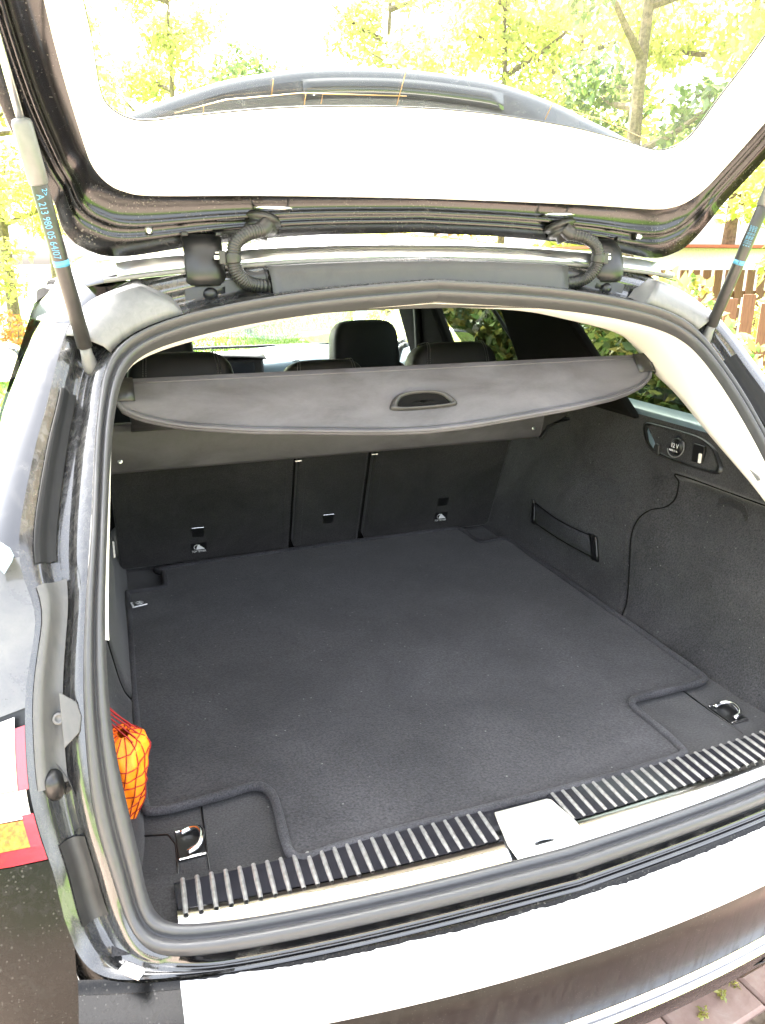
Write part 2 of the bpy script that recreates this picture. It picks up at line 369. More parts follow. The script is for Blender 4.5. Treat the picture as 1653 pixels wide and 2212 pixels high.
# the notch in the outer edge above the lamp: replace by the traced edge where the height allows it
ez = [.862, .89, .909, .942, .963, 1.0, 1.010, 1.026, 1.049, 1.082, 1.11, 1.161]
ex = [.668, .666, .663, .655, .648, .640, .650, .658, .660, .656, .647, .632]
for p in cE:
    if .862 < p[2] < 1.161: p[0] = NPI(p[2], ez, ex)
cE = relax(cE, 6)
def nrm(i, side=1):
    t = cO[min(i+1, len(cO)-1)]-cO[max(i-1, 0)]; n = np.cross(t, cE[i]-cI[i]); n /= np.linalg.norm(n)+1e-9
    return n if n @ np.array([0, -1, .7]) > 0 else -n
full = lambda half: [mx(p) for p in half[::-1]]+list(half[1:])
HN = [nrm(i) for i in range(len(cI))]; HN[0] = np.array([0, -.35, .94]); HN = [h/np.linalg.norm(h) for h in relax(HN, 12)]
for i in range(1, 8): HN[i] = HN[i]*(i/8)+np.array([0, -.35, .94])*(1-i/8); HN[i] /= np.linalg.norm(HN[i])
def lerp(a, b, t): return a+(b-a)*t
# rubber seal: twin lips
us = np.linspace(0, 1, 17); rows = []
for i in range(len(cI)):
    rows.append([lerp(cI[i], cO[i], u)+HN[i]*(.003+.0125*abs(math.sin(2*math.pi*u))**.55-(.006 if u in (0, 1) else 0)) for u in us])
fr = [[mx(p) for p in r] for r in rows[:0:-1]]+rows
seal = mesh('door_seal', *grid(fr), 'rubber', car)
# channel outside the seal
def chan(u):
    return float(NPI(u, [0, .10, .22, .30, .5, .62, .72, .80, .88, 1], [0, -.001, -.007, -.018, -.024, -.020, -.006, -.003, -.001, 0]))
uc = np.linspace(0, 1, 27)
def sst_(a, b_, x): t = min(1, max(0, (x-a)/(b_-a))); return t*t*(3-2*t)
rows = [[lerp(cO[i], cE[i], u)+HN[i]*chan(u)*min(1, max(0, (i-20)/12)) for u in uc] for i in range(len(cO))]
k0 = 20
SP = [(0, 0), (.0005, -.004), (.0005, -.009), (-.0006, -.014), (-.003, -.0155), (-.0042, -.0140), (-.0052, -.0140), (-.0062, -.0165), (-.007, -.0180), (-.0078, -.0165), (-.0088, -.0150), (-.0102, -.0150), (-.0112, -.0170), (-.0125, -.0182)]
for i in range(24):
    sprof = [cO[i]+np.array((0, NPI(u, np.linspace(0, 1, 14), [p[0] for p in SP]), NPI(u, np.linspace(0, 1, 14), [p[1] for p in SP]))) for u in uc]
    t_ = sst_(16, 24, i); rows[i] = [lerp(a_, b_, t_) for a_, b_ in zip(sprof, rows[i])]
sideR = sheet('pillar_channel', rows[k0:], 'chan', car); mirror_copy(sideR)
sill = sheet('bumper_lip', [[mx(p) for p in r] for r in rows[k0:0:-1]]+rows[:k0+1], 'paint', car)

o = sheet('corner_fill', [[cE[i], cE[i]+np.array((.004, .004, -.012)), cE[i]+np.array((.004, .012, -.05)), cE[i]+np.array((.0, .03, -.12))] for i in range(14, 44)], 'paint_dirty', car); mirror_copy(o)
# ---- flank: quarter panels, lamps, lower corners
def edge_at(z):
    zz = [p[2] for p in cE[30:]]; return NPI(z, zz, [p[0] for p in cE[30:]]), NPI(z, zz, [p[1] for p in cE[30:]])
def edge_low(z):
    if z > .60: return edge_at(z)
    return NPI(z, [.3, .45, .522, .569, .60], [.58, .60, .625, .643, .640]), NPI(z, [.3, .45, .522, .569, .60], [-.09, -.06, -.042, -.03, -.026])
WZ = [.25, .4, .5, .65, .78, .87, .93, .965, .99, 1.02, 1.05, 1.2, 1.3, 1.36]; WX = [.87, .905, .917, .925, .92, .90, .87, .835, .79, .755, .742, .685, .635, .59]
def flank(z, v, push=0.0):
    xe, ye = edge_low(z); dz_ = float(NPI(z, [.72, .80, .89, .97, 1.05], [0, .0, .075, .11, .0])); W = NPI(z-dz_, WZ, WX)
    # superelliptic corner from the rear edge round to the side
    a = v*math.pi/2; x = xe+(W-xe)*(math.sin(a)**.75); y = ye+.42*(1-math.cos(a))*float(NPI(z, [1.0, 1.06, 1.32], [1.0, .62, .55]))
    zo = z-dz_*math.sin(a)**.8
    return np.array((x+push*math.sin(a), y-push*math.cos(a), zo))
vs = np.linspace(0, 1, 19)
def flank_patch(name, z0, z1, mat, v0=0, v1=1, push=0.0, nz=14, parent=car):
    return sheet(name, [[flank(z, v0+(v1-v0)*v, push) for v in vs] for z in np.linspace(z0, z1, nz)], mat, parent)
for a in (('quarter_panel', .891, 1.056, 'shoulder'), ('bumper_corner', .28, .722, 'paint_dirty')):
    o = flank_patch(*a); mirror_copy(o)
dp = flank_patch('pillar_skin', 1.05, 1.315, 'paint', 0, .62); mirror_copy(dp)
# tail lamps
lamp = empty('tail_lamp'); lamp.parent = car
def lampset(par, side):
    parts = [('housing', .724, .8885, 'plastic', 0, 1, -.008), ('red_lens', .726, .7425, 'red', .0, .9, .004), ('amber_lens', .7430, .7735, 'amber', .012, .9, .004),
             ('red_edge', .7432, .7795, 'red', 0, .0115, .005), ('clear_lens', .7745, .8055, 'clearlens', .002, .9, .0035), ('red_edge', .8065, .875, 'red', 0, .010, .005),
             ('upper_lens', .8065, .887, 'bandlens', .011, .9, .004)]
    for n, z0, z1, mt, v0, v1, ps in parts:
        o = flank_patch(n, z0, z1, mt, v0, v1, ps, 8, par)
        if side < 0:
            for q in o.data.vertices: q.co.x = -q.co.x
            o.data.flip_normals()
lamp2 = empty('tail_lamp'); lamp2.parent = car
lampset(lamp, -1); lampset(lamp2, 1)
# side skins forward
def siderow(z):
    p = flank(z, 1); return [p, (p[0], 1.2, p[2]), (p[0], 2.0, p[2]), (p[0], 3.0, p[2]), (p[0]-.02, 3.5, p[2]-.02), (p[0]-.10, 4.15, p[2]-.06)]
fl = sheet('side_panel', [siderow(z) for z in np.concatenate([np.linspace(.28, .85, 10), np.linspace(.88, 1.056, 12)])], 'paint', car); mirror_copy(fl)
sheet('underbody', [[(x, y, z) for x in (-.86, 0, .86)] for y, z in ((-.08, .285), (1.0, .25), (4.1, .25))], 'plastic', car)
for sx_ in (-1, 1):
    for yw in (.86, 3.80):
        wh = empty('wheel'); wh.parent = car
        lathe('tyre', [(.225, -.11), (.30, -.118), (.325, -.10), (.33, -.05), (.33, .05), (.325, .10), (.30, .118), (.225, .11)], (sx_*.805, yw, .33), (sx_, 0, 0), 'rubber', wh, 32)
        lathe('rim', [(.224, -.10), (.224, .095), (.205, .09), (.19, .07), (.07, .085), (.05, .10), (.0, .10)], (sx_*.805, yw, .33), (sx_, 0, 0), 'steel', wh, 32)
# front of the car, bonnet and roof skin
sheet('bonnet', [[(x*(.80-.1*(y-3.2)), y, .945-.16*(y-3.2)-.10*abs(x)**2.5) for x in np.linspace(-1, 1, 13)] for y in np.linspace(3.2, 4.15, 6)], 'paint', car, .004)
roofY = [.47, .6, .9, 1.4, 1.9, 2.35]; roofZ = [1.424, 1.440, 1.462, 1.474, 1.466, 1.440]
rr = []
for y, z in zip(roofY, roofZ):
    hw = NPI(y, [.47, .7, 2.4], [.545, .575, .57])
    rr.append([(x*hw, y-.06*(1-abs(x)**2)*0, z-.060*abs(x)**2.2) for x in np.linspace(-1, 1, 25)])
sheet('roof', rr, 'paint', car, .003)
# roof edge under the tailgate (steel imitates sky reflected in paint), gasket line
def arc(xs, y, z0, drop): return [(x, y-.0*x*x, z0-drop*abs(x)**2.2) for x in xs]
xs = np.linspace(-.50, .50, 41)
sheet('roof_edge_strip', [arc(xs, .462, 1.407, .13), arc(xs, .468, 1.414, .13), arc(xs, .474, 1.426, .13), arc(xs, .490, 1.430, .13)], 'steel', car, .002)
tubeo('roof_gasket', arc(np.linspace(-.52, .52, 50), .452, 1.4035, .13), .0035, 'plate', car, 8)
# centre gutter panel and corner cover plates, both proud of the channel
xs = np.linspace(-.277, .277, 31)
prof = [(.444, 1.4005), (.438, 1.399), (.432, 1.385), (.420, 1.34), (.418, 1.325)]
sheet('gutter_panel', [[(x*(1-.04*i/4), y, z-.12*abs(x)**2.1) for x in xs] for i, (y, z) in enumerate(prof)], 'gutter', car, .003)
for s in (-1, 1):
    V = [(s*.279, .444, 1.392), (s*.279, .480, 1.392), (s*.268, .420, 1.33), (s*.268, .48, 1.33)]
    mesh('gutter_panel_end', V, [(0, 1, 3, 2)], 'plastic_grey', car)
rows = []
for t in np.linspace(0, 1, 15):
    i = lerp(len(cO)-1-15.5, len(cO)-1-25.5, t)   # index range from beside the hinge round the corner
    i0 = int(i); f = i-i0
    O = lerp(cO[i0], cO[min(i0+1, len(cO)-1)], f); Eo = lerp(cE[i0], cE[min(i0+1, len(cE)-1)], f); N_ = HN[i0]
    rows.append([lerp(O, Eo, u)+N_*h for u, h in ((.06, .002), (.2, .013), (.5, .015), (.8, .012), (.97, .004), (1.0, -.004))])
cp = sheet('corner_cover', rows, 'plate', car, .002); mirror_copy(cp)
V = [rows[0][k]+np.array(q) for q in ((0, 0, 0), (0, .05, .01)) for k in range(6)]
ce = mesh('corner_cover_end', V, [(k, k+1, 7+k, 6+k) for k in range(5)], 'plate', car); mirror_copy(ce)
# hinge recesses (dark boxes) behind
rows = []
for x in np.linspace(.274, .404, 9):
    i = min(range(len(cO)-26, len(cO)), key=lambda k: abs(cO[k][0]-x))
    O_, E_ = cO[i].copy(), cE[min(i, len(cE)-1)].copy(); O_[0] = E_[0] = x
    rows.append([lerp(O_, E_, u)+HN[i]*(chan(u)*min(1, 1)+.003) for u in np.linspace(.02, .97, 9)])
rb = sheet('hinge_recess', rows, 'recess', car); mirror_copy(rb)

# ---- D-pillar channel detail (built on the right, mirrored left)
def on_ch(z, u, h):
    ks = np.arange(30, len(cO)); mz = [lerp(cO[k], cE[k], .5)[2] for k in ks]; q = float(NPI(z, mz, ks)); i = min(int(q), len(cO)-2); f = q-i
    p = lambda k: lerp(cO[k], cE[k], u)+HN[k]*(chan(u)+h)
    return lerp(p(i), p(i+1), f)
zz = np.linspace(1.045, 1.232, 22); rows = []
for z in zz:
    rows.append([on_ch(z, u, .004+.0022*(k % 2)) for k, u in enumerate(np.linspace(.50, .80, 15))])
lin = sheet('ribbed_liner', rows, 'liner', car); mirror_copy(lin)
zz = np.linspace(.80, 1.022, 18)
low = sheet('pillar_cover', [[on_ch(z, u, .004+.006*math.sin(math.pi*q)) for q, u in zip(np.linspace(0, 1, 9), np.linspace(.38, .86, 9))] for z in zz], 'cover_grey', car); mirror_copy(low)
P = on_ch(.872, .45, .010)
bo = lathe('cover_bolt', [(.0075, 0), (.0075, .003), (.0045, .0035), (.004, .002)], P, HN[62], 'plate', car, 14); mirror_copy(bo)
P = on_ch(.87, .22, .008); a_ = np.array((1., 0, 0)); t_ = np.array((0, .45, .89))
hexp = prism('hex_pad', [(-.011, -.034), (.008, -.018), (.012, 0), (.008, .018), (-.011, .034)], P, -a_, t_, .004, 'cover_grey', car, .001); mirror_copy(hexp)
P = on_ch(.80, .62, .006)
buf = superbox('rubber_buffer', P, (.012, .016, .022), .8, 'plastic', car, 16, 10, tilt=.4); mirror_copy(buf)
# lower corner: rubber lined groove and small chrome latch tab
rows = [[on_ch(z, u, .003) for u in np.linspace(.28, .74, 6)] for z in np.linspace(.64, .735, 10)]
o = sheet('corner_groove_liner', rows, 'plastic_grey', car); mirror_copy(o)
o = box('catch_tab', (.577, -.066, .6085), (.031, .015, .004), 'chrome', car, rot=Matrix.Rotation(R(42), 3, 'Z') @ Matrix.Rotation(R(10), 3, 'X'), bevel=.0015)
mirror_copy(o)

# ================================================================== bumper and sill
xb = np.linspace(-.64, .64, 65)
def bow(x): return .21*x*x+.25*max(0, abs(x)-.45)**2
prof = [(-.130, .5938), (-.134, .5925), (-.137, .590), (-.145, .587), (-.19, .5735), (-.198, .570), (-.2015, .563), (-.199, .53), (-.194, .48), (-.190, .442)]
def bump_rows(pr): return [[(x, y+bow(x), z-.010*(abs(x)/.64)**2) for x in xb] for y, z in pr]
sheet('bumper_deck', bump_rows(prof[:4]), 'paint_dirty', car)
sheet('bumper_deck', bump_rows([(-.145, .5865), (-.17, .579), (-.19, .573), (-.198, .5695), (-.2012, .5635)]), 'paint_dirty', car)
xsv = xb; xb = np.linspace(-.525, .60, 241); jag = np.cumsum(rng.normal(0, .0006, 241)); jag = np.clip(jag-np.convolve(jag, np.ones(31)/31, 'same'), -.003, .003)+rng.normal(0, .0005, 241)
br = bump_rows([(-.1385, .5915), (-.145, .5890), (-.17, .5815), (-.19, .5755), (-.1985, .5715), (-.2016, .5665)])
br[0] = [(x, y+j, z+.0*j) for (x, y, z), j in zip(br[0], jag)]
sheet('deck_sky_reflection', br, 'film', car, .0008)  # added pale strip: sky reflection on the bumper top, with ragged upper edge
xb = xsv
sheet('bumper_face', bump_rows(prof[5:]), 'bumper_face', car)
sheet('bumper_step', bump_rows([(-.190, .442), (-.191, .4395), (-.199, .4395), (-.2045, .438), (-.206, .435)]), 'chrome', car)
sheet('bumper_skirt', bump_rows([(-.206, .435), (-.204, .42), (-.185, .372), (-.15, .315), (-.12, .282), (.05, .27)]), 'paint_dirty', car)
# parking sensor ring
sx = .298; lathe('parking_sensor', [(.013, 0), (.0135, .0015), (.0115, .002), (.0105, .001), (.0, .0008)], (sx, -.197+bow(sx), .400), (0, -.8, -.5), 'plastic_grey', car, 24)
# sill trim: bright plate with a ribbed tread
def sy(x, a, k): return a+k*x*x
xs = np.linspace(-.519, .519, 61)
pl = [(.034, .06, .607), (.030, .06, .614), (-.034, .12, .6150), (-.038, .125, .6170), (-.058, .145, .6105), (-.078, .165, .6025), (-.082, .165, .598)]
st = empty('sill_trim'); st.parent = car
sheet('sill_plate', [[(x, sy(x, a, k), z) for x in xs] for a, k, z in pl], 'chrome', st)
for x0, x1 in ((-.517, -.072), (.040, .517)):
    xt = np.linspace(x0, x1, 31)
    sheet('tread_strip', [[(x, sy(x, a, k), .6168) for x in xt] for a, k in ((.028, .06), (-.034, .12))], 'dark_tread', st)
me = bpy.data.meshes.new('rib'); V = []
for y in (.0285, .014, 0, -.014, -.033):
    e = .82 if abs(y) > .02 else 1
    V += [(-.0036*e, y, .6165), (-.0019*e, y, .6165+.0026*e), (.0019*e, y, .6165+.0026*e), (.0036*e, y, .6165)]
F = [(4*i+j, 4*i+j+1, 4*i+j+5, 4*i+j+4) for i in range(4) for j in range(3)]
me.from_pydata(V, [], F); me.materials.append(M['ribs']); me.update(); me.polygons.foreach_set('use_smooth', [True]*len(me.polygons))
for x in list(np.arange(-.508, -.075, .0188))+list(np.arange(.050, .515, .0188)):
    o = bpy.data.objects.new('rib', me); COL.objects.link(o); o.parent = st
    o.location = (x, .075*x*x, 0); o.rotation_euler = (0, 0, .05*x)
# striker cover plate
prism('striker_cover', [(-.060, .013), (.030, .013), (.036, .009), (.048, -.041), (.046, -.078), (-.068, -.078), (-.070, -.046)], (0, 0, .6215), (1, 0, 0), (0, .995, .085), .003, 'steel', st, .0015)
stk = empty('striker'); stk.parent = car
tubeo('striker_loop', cr([(-.030, -.057, .615), (-.030, -.057, .622), (-.022, -.057, .6235), (-.012, -.058, .6235), (-.006, -.058, .622), (-.006, -.058, .615)], 4), .003, 'chrome', stk, 8)
box('striker_slot', (-.018, -.058, .6199), (.030, .008, .001), 'plastic', stk, bevel=0)
# ================================================================== tailgate, raised
K_T, K_G = 1.92, 2.03
tg = empty('tailgate'); tg.parent = car
def onK(x, z, K): return np.array((x, K-z, z))
T = [(0, 1.497), (.15, 1.496), (.30, 1.494), (.44, 1.4905), (.48, 1.495), (.502, 1.505), (.518, 1.523), (.527, 1.55), (.545, 1.632), (.556, 1.72), (.560, 1.82), (.555, 1.93), (.545, 1.985), (.50, 2.0), (.3, 2.005), (0, 2.01)]
G = [(0, 1.6245), (.11, 1.622), (.25, 1.613), (.37, 1.599), (.435, 1.590), (.465, 1.592), (.487, 1.602), (.498, 1.62), (.503, 1.668), (.511, 1.72), (.512, 1.80), (.505, 1.90), (.49, 1.935), (.45, 1.95), (.3, 1.955), (0, 1.96)]
Eo = [(0, 1.445, 1.922), (.20, 1.438, 1.918), (.36, 1.4235, 1.905), (.49, 1.405, 1.885), (.542, 1.417, 1.885), (.566, 1.44, 1.895), (.573, 1.475, 1.898), (.587, 1.50, 1.914), (.612, 1.56, 1.927), (.633, 1.66, 1.93), (.645, 1.78, 1.93), (.65, 1.93, 1.93), (.648, 2.03, 1.93), (.60, 2.05, 1.93), (.35, 2.06, 1.93), (0, 2.065, 1.93)]
nT = 6
tT, tG, tE = cr([onK(x, z, K_T) for x, z in T], nT), cr([onK(x, z, K_G) for x, z in G], nT), cr([onK(*e) for e in Eo], nT)
NO = np.array((0, .7071, .7071))
def ringed(fn, n): return [[fn(i, u) for u in range(n)] for i in range(len(tT))]
def fullrows(rows): return [[mx(p) for p in r] for r in rows[:0:-1]]+rows
# cream inner trim: rolls from its outer rim into the window
def trimp(i, k):
    u, d = [(0, .006), (.0, .0), (.06, -.004), (.2, -.004), (.55, .03), (.85, .075), (1.0, .0778)][k]
    if k < 2: return tT[i]+NO*d
    return np.array((lerp(tT[i][0], tG[i][0], u),)+tuple(lerp(tT[i][1:], (tG[i]-NO*.0778)[1:], u)))+NO*d
sheet('inner_trim', fullrows(ringed(trimp, 7)), 'cream', tg)
# painted frame between trim and rim, pressed in steps
def framep(i, k):
    u, d = [(-.03, .02), (.0, .024), (.24, .025), (.46, .024), (.51, .016), (.55, .010), (.59, .011), (.62, .019), (.71, .023), (.75, .015), (.79, .010), (.84, .012), (1.0, .003), (1.03, .006), (1.03, .03)][k]
    return lerp(tT[i], tE[i], u)+NO*d
sheet('frame', fullrows(ringed(framep, 15)), 'frame', tg)
# outer skin
def skinp(i, k):
    u, d = [(1.03, .03), (1.02, .075), (.9, .095), (.5, .10), (0.0, .092)][k]
    q = lerp(tT[i], tE[i], u)+NO*d
    return q if k < 4 else lerp(tT[i], tG[i], .75)+NO*.028
sheet('outer_skin', fullrows(ringed(skinp, 5)), 'paint', tg)
# window
V = [np.array((0, K_G-1.79, 1.79))+NO*.004]+[p+NO*.004 for p in full(tG)]; n = len(V)-1
mesh('rear_window', V, [(0, 1+i, 1+(i+1) % n) for i in range(n)], 'rearglass', tg, smooth=False)
rw = [o for o in tg.children if o.name.startswith('rear_window')][0]
tubeo('window_edge', [p+NO*.002 for p in full(tG)], .0013, 'ceramic', rw, 6)
# heating wires near the lower edge of the glass
def wire(pts): tubeo('heating_wire', [onK(x, z, K_G)-NO*.0008 for x, z in pts], .0007, 'wire', rw, 5)
wire([(-.40, 1.601), (-.33, 1.619), (-.22, 1.6325), (-.06, 1.6375)]); wire([(-.36, 1.603), (-.36, 1.612)])
wire([(-.215, 1.6185), (-.215, 1.632)]); wire([(-.19, 1.622), (-.19, 1.633), (-.07, 1.6375)]); wire([(-.265, 1.627), (-.265, 1.645)])
wire([(-.072, 1.626), (-.072, 1.665)]); wire([(.19, 1.622), (.19, 1.648)]); wire([(.19, 1.640), (.30, 1.626), (.40, 1.606)])
# lower tailgate half, folded out to the rear above the opening
rows = []
for y, z, hw in ((-.075, 2.0, .63), (-.11, 2.035, .66), (-.25, 2.06, .66), (-.42, 2.05, .64), (-.46, 2.02, .62)):
    rows.append([(x*hw, y+.05*(1-abs(x)**2)*(-1), z) for x in np.linspace(-1, 1, 17)])
sheet('lower_panel', rows, 'paint', tg, .03)
sheet('lower_trim', [[(x*.56, y, z) for x in np.linspace(-1, 1, 9)] for y, z in ((-.10, 1.985), (-.25, 2.025), (-.41, 2.02))], 'cream', tg, .01)
# roof spoiler standing up beyond the glass
sp = [(-.56, 1.555), (-.50, 1.588), (-.442, 1.612), (-.37, 1.640), (-.295, 1.665), (-.181, 1.688), (-.093, 1.697), (0, 1.701), (.093, 1.699), (.185, 1.692), (.30, 1.667), (.37, 1.645), (.45, 1.620), (.52, 1.59), (.58, 1.555)]
sp = cr([(x, .56, z) for x, z in sp], 4)
rows = [[p+np.array((0, .018, 0)) for p in sp], [p+np.array((0, .010, .006)) for p in sp], [p+np.array((0, 0, .004)) for p in sp], [p+np.array((0, -.003, -.01)) for p in sp], [p*np.array((1, 0, 0))+np.array((0, .548, lerp(1.47, p[2], .62))) for p in sp],
        [p*np.array((1, 0, 0))+np.array((0, .53, lerp(1.47, p[2], .30))) for p in sp], [p*np.array((1, 0, 0))+np.array((0, .51, 1.49)) for p in sp]]
spo = sheet('spoiler', rows, 'paint', tg, .012)
bl = [p for p in sp if -.20 < p[0] < .20]
sheet('brake_lamp', [[p+np.array((0, -.0118, -.008)) for p in bl], [p+np.array((0, -.0135, -.022)) for p in bl], [p+np.array((0, -.0155, -.036)) for p in bl]], 'dark_glass', spo, .004)
# bolts, grommets, dried polish smear
for s in (-1, 1):
    bl = lathe('bolt', [(.0062, 0), (.0062, .004), (.0042, .005), (.0042, .009), (.0, .0092)], (s*.447, .474, 1.447), (0, -.9, -.4), 'steel', tg, 10)
    g = lathe('grommet', [(.026, -.006), (.030, .0), (.030, .004), (.024, .006), (.023, .010), (.027, .013), (.023, .018), (.013, .020), (.012, .03)], (s*.272, .474, 1.462), (s*.25, -.25, -.9), 'conduit', tg, 24)
    el = tubeo('grommet_ring', [(s*.258+.030*math.cos(a), .452+.016*math.sin(a), 1.4795) for a in np.linspace(0, 2*math.pi, 25)], .0016, 'chrome', g, 6)
# struts
for s in (-1, 1):
    st_ = empty('gas_strut'); st_.parent = tg
    B = np.array((s*.553, .376, 1.266)); D = np.array((s*-.0185*-1, -.034, .131)); D /= np.linalg.norm(D)
    at = lambda t: B+D*t
    tubeo('strut_tube', [at(.018), at(.02), at(.243), at(.245)], [.0075, .0105, .0105, .0095], 'strut', st_, 18)
    tubeo('rod_sleeve', [at(.236), at(.238), at(.262), at(.305), at(.309), at(.311)], [.011, .0122, .0122, .0122, .0105, .006], 'silver', st_, 18)
    tubeo('rod', [at(.30), at(.52)], .0048, 'steel', st_, 10)
    tubeo('end_socket', [at(-.022), at(-.016), at(-.004), at(.008), at(.020)], [.006, .0095, .0105, .0085, .0078], 'plate', st_, 14)
    lathe('ball_stud', [(.011, 0), (.011, .004), (.006, .006), (.006, .022), (.009, .026), (.004, .03)], B+np.array((s*.004, .026, -.008)), (s*-.1, -.95, .2), 'steel', st_, 12)
    tubeo('blue_band', [at(.1345), at(.1425)], .0107, 'print_blue', st_, 18)
    view = np.array((-.528, -.80, 1.40))-at(.18); view -= D*(view @ D); view /= np.linalg.norm(view)
    if s < 0:
        text('part_number', 'A 213 980 05 64/07', .0125, 'print_blue', st_, at(.186)+view*.0104+np.cross(D, view)*-.0030, -D, np.cross(view, -D), align='CENTER', condense=.80)
        text('part_number', '2>', .009, 'print_blue', st_, at(.228)+view*.0106+np.cross(D, view)*.0040*-1*-1, -D, np.cross(view, -D), condense=.9)
    else:
        for k in range(3):
            text('part_number', 'A 213 980 05 64/07', .0052, 'print_blue', st_, at(.185)+view*.0108+np.cross(D, view)*(.0045-.0045*k), D, np.cross(view, D), condense=.85)
        text('band_mark', 'f', .010, 'plastic', st_, at(.1385)+view*.0109, np.cross(D, view)*-1, D, condense=1)
# hinges and wiring conduits
for s in (-1, 1):
    h = empty('tailgate_hinge'); h.parent = car
    pts = [(.476, 1.437), (.462, 1.430), (.447, 1.415), (.438, 1.395), (.436, 1.378), (.441, 1.366)]
    rows = [[(s*(.37+d*w_), y+abs(d)**3*.012, z) for d in (-1, -.92, -.5, 0, .5, .92, 1)] for (y, z), w_ in zip(cr(pts, 4), [.029]*5+[.0275]*40)]
    sheet('hinge_arm', rows, 'plastic', h, .008)
    sheet('hinge_arm', [[(s*(.352+d*.010), y+.01, z) for d in (-1, 1)] for y, z in ((.436, 1.37), (.438, 1.355), (.446, 1.343))], 'plastic', h, .006)
    superbox('pivot_cap', (s*.365, .448, 1.352), (.012, .012, .011), 1.0, 'plastic', h, 16, 10)
    box('hinge_bracket', (s*.366, .462, 1.338), (.060, .016, .006), 'plastic', h, bevel=.002)
    for q in (-1, 1): box('hinge_lug', (s*.37+q*.026, .466, 1.4405), (.010, .012, .007), 'plastic', h, bevel=.002)
    c = empty('wiring_conduit'); c.parent = car
    path = cr([(s*x, y, z) for x, y, z in [(.270, .452, 1.456), (.281, .446, 1.447), (.305, .436, 1.4405), (.3235, .430, 1.427), (.329, .428, 1.407), (.326, .430, 1.388), (.314, .434, 1.3725), (.297, .440, 1.365), (.262, .448, 1.361)]], 22)
    nP = len(path)
    rad = [.0125 if i < 24 else (.0098+.0018*(.5+.5*math.sin(i*math.pi/2.0)) if not 84 <= i <= 96 else .0122) for i in range(nP)]
    tubeo('conduit_hose', path, rad, 'conduit', c, 16)
    box('conduit_clip', (s*.3455, .431, 1.406), (.010, .012, .020), 'plastic_grey', c, bevel=.0015)
    box('conduit_clip', (s*.352, .431, 1.406), (.012, .006, .006), 'steel', c, bevel=.001)
    box('conduit_clip', (s*.350, .430, 1.413), (.012, .005, .002), 'steel', c, bevel=.0005)
# ================================================================== boot interior
def sst(a, b_, x): t = min(1, max(0, (x-a)/(b_-a))); return t*t*(3-2*t)
def wallX(y, z):
    x = .55+.25*(z-.60)
    x -= .034*math.exp(-((y-.80)/.17)**2-((z-.80)/.09)**2)              # wheel arch bulge
    x += .016*math.exp(-((y-.72)/.06)**2-((z-.885)/.025)**2)-.010*math.exp(-((y-.66)/.04)**2-((z-.84)/.02)**2)
    x += (.022+.040*sst(.79, .885, z)*(1-sst(.92, .955, z)))*(1-sst(.44, .585, y))*(1-sst(.93, .96, z))*sst(.60, .66, z)*sst(-.02, .12, y)  # pocket behind the lid
    x += .020*(1-sst(.0, .18, y))
    if z < .63: x += -.010*(1-(z-.60)/.03)*sst(.2, .5, y)
    return x

zs = np.concatenate([np.linspace(.598, .66, 7), np.linspace(.68, 1.06, 26)])
def groove(y, z):
    """lid joint: distance to its outline gives a shallow groove"""
    yl = NPI(z, [.60, .64, .795, .854, .862, .89, .946], [.52, .541, .581, .56, .532, .514, .522]); return yl
def side_wall(par):
    rows = []
    for y_ in ys:
        r = []
        for z in zs:
            ya = float(NPI(z, [.60, .62, .70, .80, .90, 1.0, 1.1], [-.02, .0, .03, .06, .105, .16, .23])); y = ya+(1.25-ya)*(y_+.02)/1.27 if y_ < 0 else max(ya+.0004*y_, y_)
            off = 0
            if z < .95: off = .004*math.exp(-((y-groove(y, z))/.009)**2)
            if y < .53: off = max(off, .004*math.exp(-((z-(.948-.0*y))/.008)**2))
            r.append((wallX(y, z)+off, y, z))
        rows.append(r)
    return sheet('side_carpet', rows, 'carpet', par)
ys = np.unique(np.concatenate([np.linspace(-.02, .48, 26), np.linspace(.482, .62, 56), np.linspace(.64, 1.25, 26)]))
zs = np.unique(np.concatenate([np.linspace(.598, .66, 8), np.linspace(.68, .93, 22), np.linspace(.93, .97, 16), np.linspace(.975, 1.052, 6)]))
sw = side_wall(car); mirror_copy(sw)
jp = cr([(.522, .602), (.533, .63), (.545, .67), (.560, .72), (.578, .785), (.575, .825), (.555, .853), (.528, .867), (.516, .89), (.519, .925), (.519, .944), (.50, .9485), (.40, .9485), (.29, .9485), (.20, .9485)], 6)
o = tubeo('lid_joint', [(wallX(y, z)+.0022, y, z) for y, z in jp], .0017, 'pillar_cloth', car, 6); mirror_copy(o)
# ledge under the quarter window
ledge = sheet('window_ledge', [[(wallX(y, 1.052)+dx, y, z) for y in np.linspace(.12, 1.25, 30)] for dx, z in ((0, 1.052), (.004, 1.060), (.014, 1.066), (.036, 1.071), (.05, 1.070))], 'dash', car)
mirror_copy(ledge)
# boot floor
xsf = np.linspace(-.60, .60, 41)
fl = sheet('boot_floor', [[(x, y if y > -.01 else sy(x, .028, .06)-.002, .600+(.006 if y < -.01 else 0)) for x in xsf] for y in (.0, .06, .3, .6, .9, 1.25)], 'carpet', car)
sheet('floor_end', [[(x, yy+.165*x*x, zz_) for x in xsf] for yy, zz_ in ((.03, .6035), (-.03, .604), (-.088, .598))], 'carpet', car)
def lidline(name, pts, w=.0016): # joint lines in the floor carpet, cut as thin dark channels with raised lips
    tubeo(name, [(x, y, .6004) for x, y in pts], w, 'plastic', car, 6)
lidline('floor_joint', [(-.512, .06), (-.510, .10), (-.509, .135), (-.518, .158), (-.56, .169)])
lidline('floor_joint', [(-.470, .045), (-.468, .12), (-.464, .21)])
lidline('floor_joint', [(.470, .045), (.466, .15), (.466, .23)])
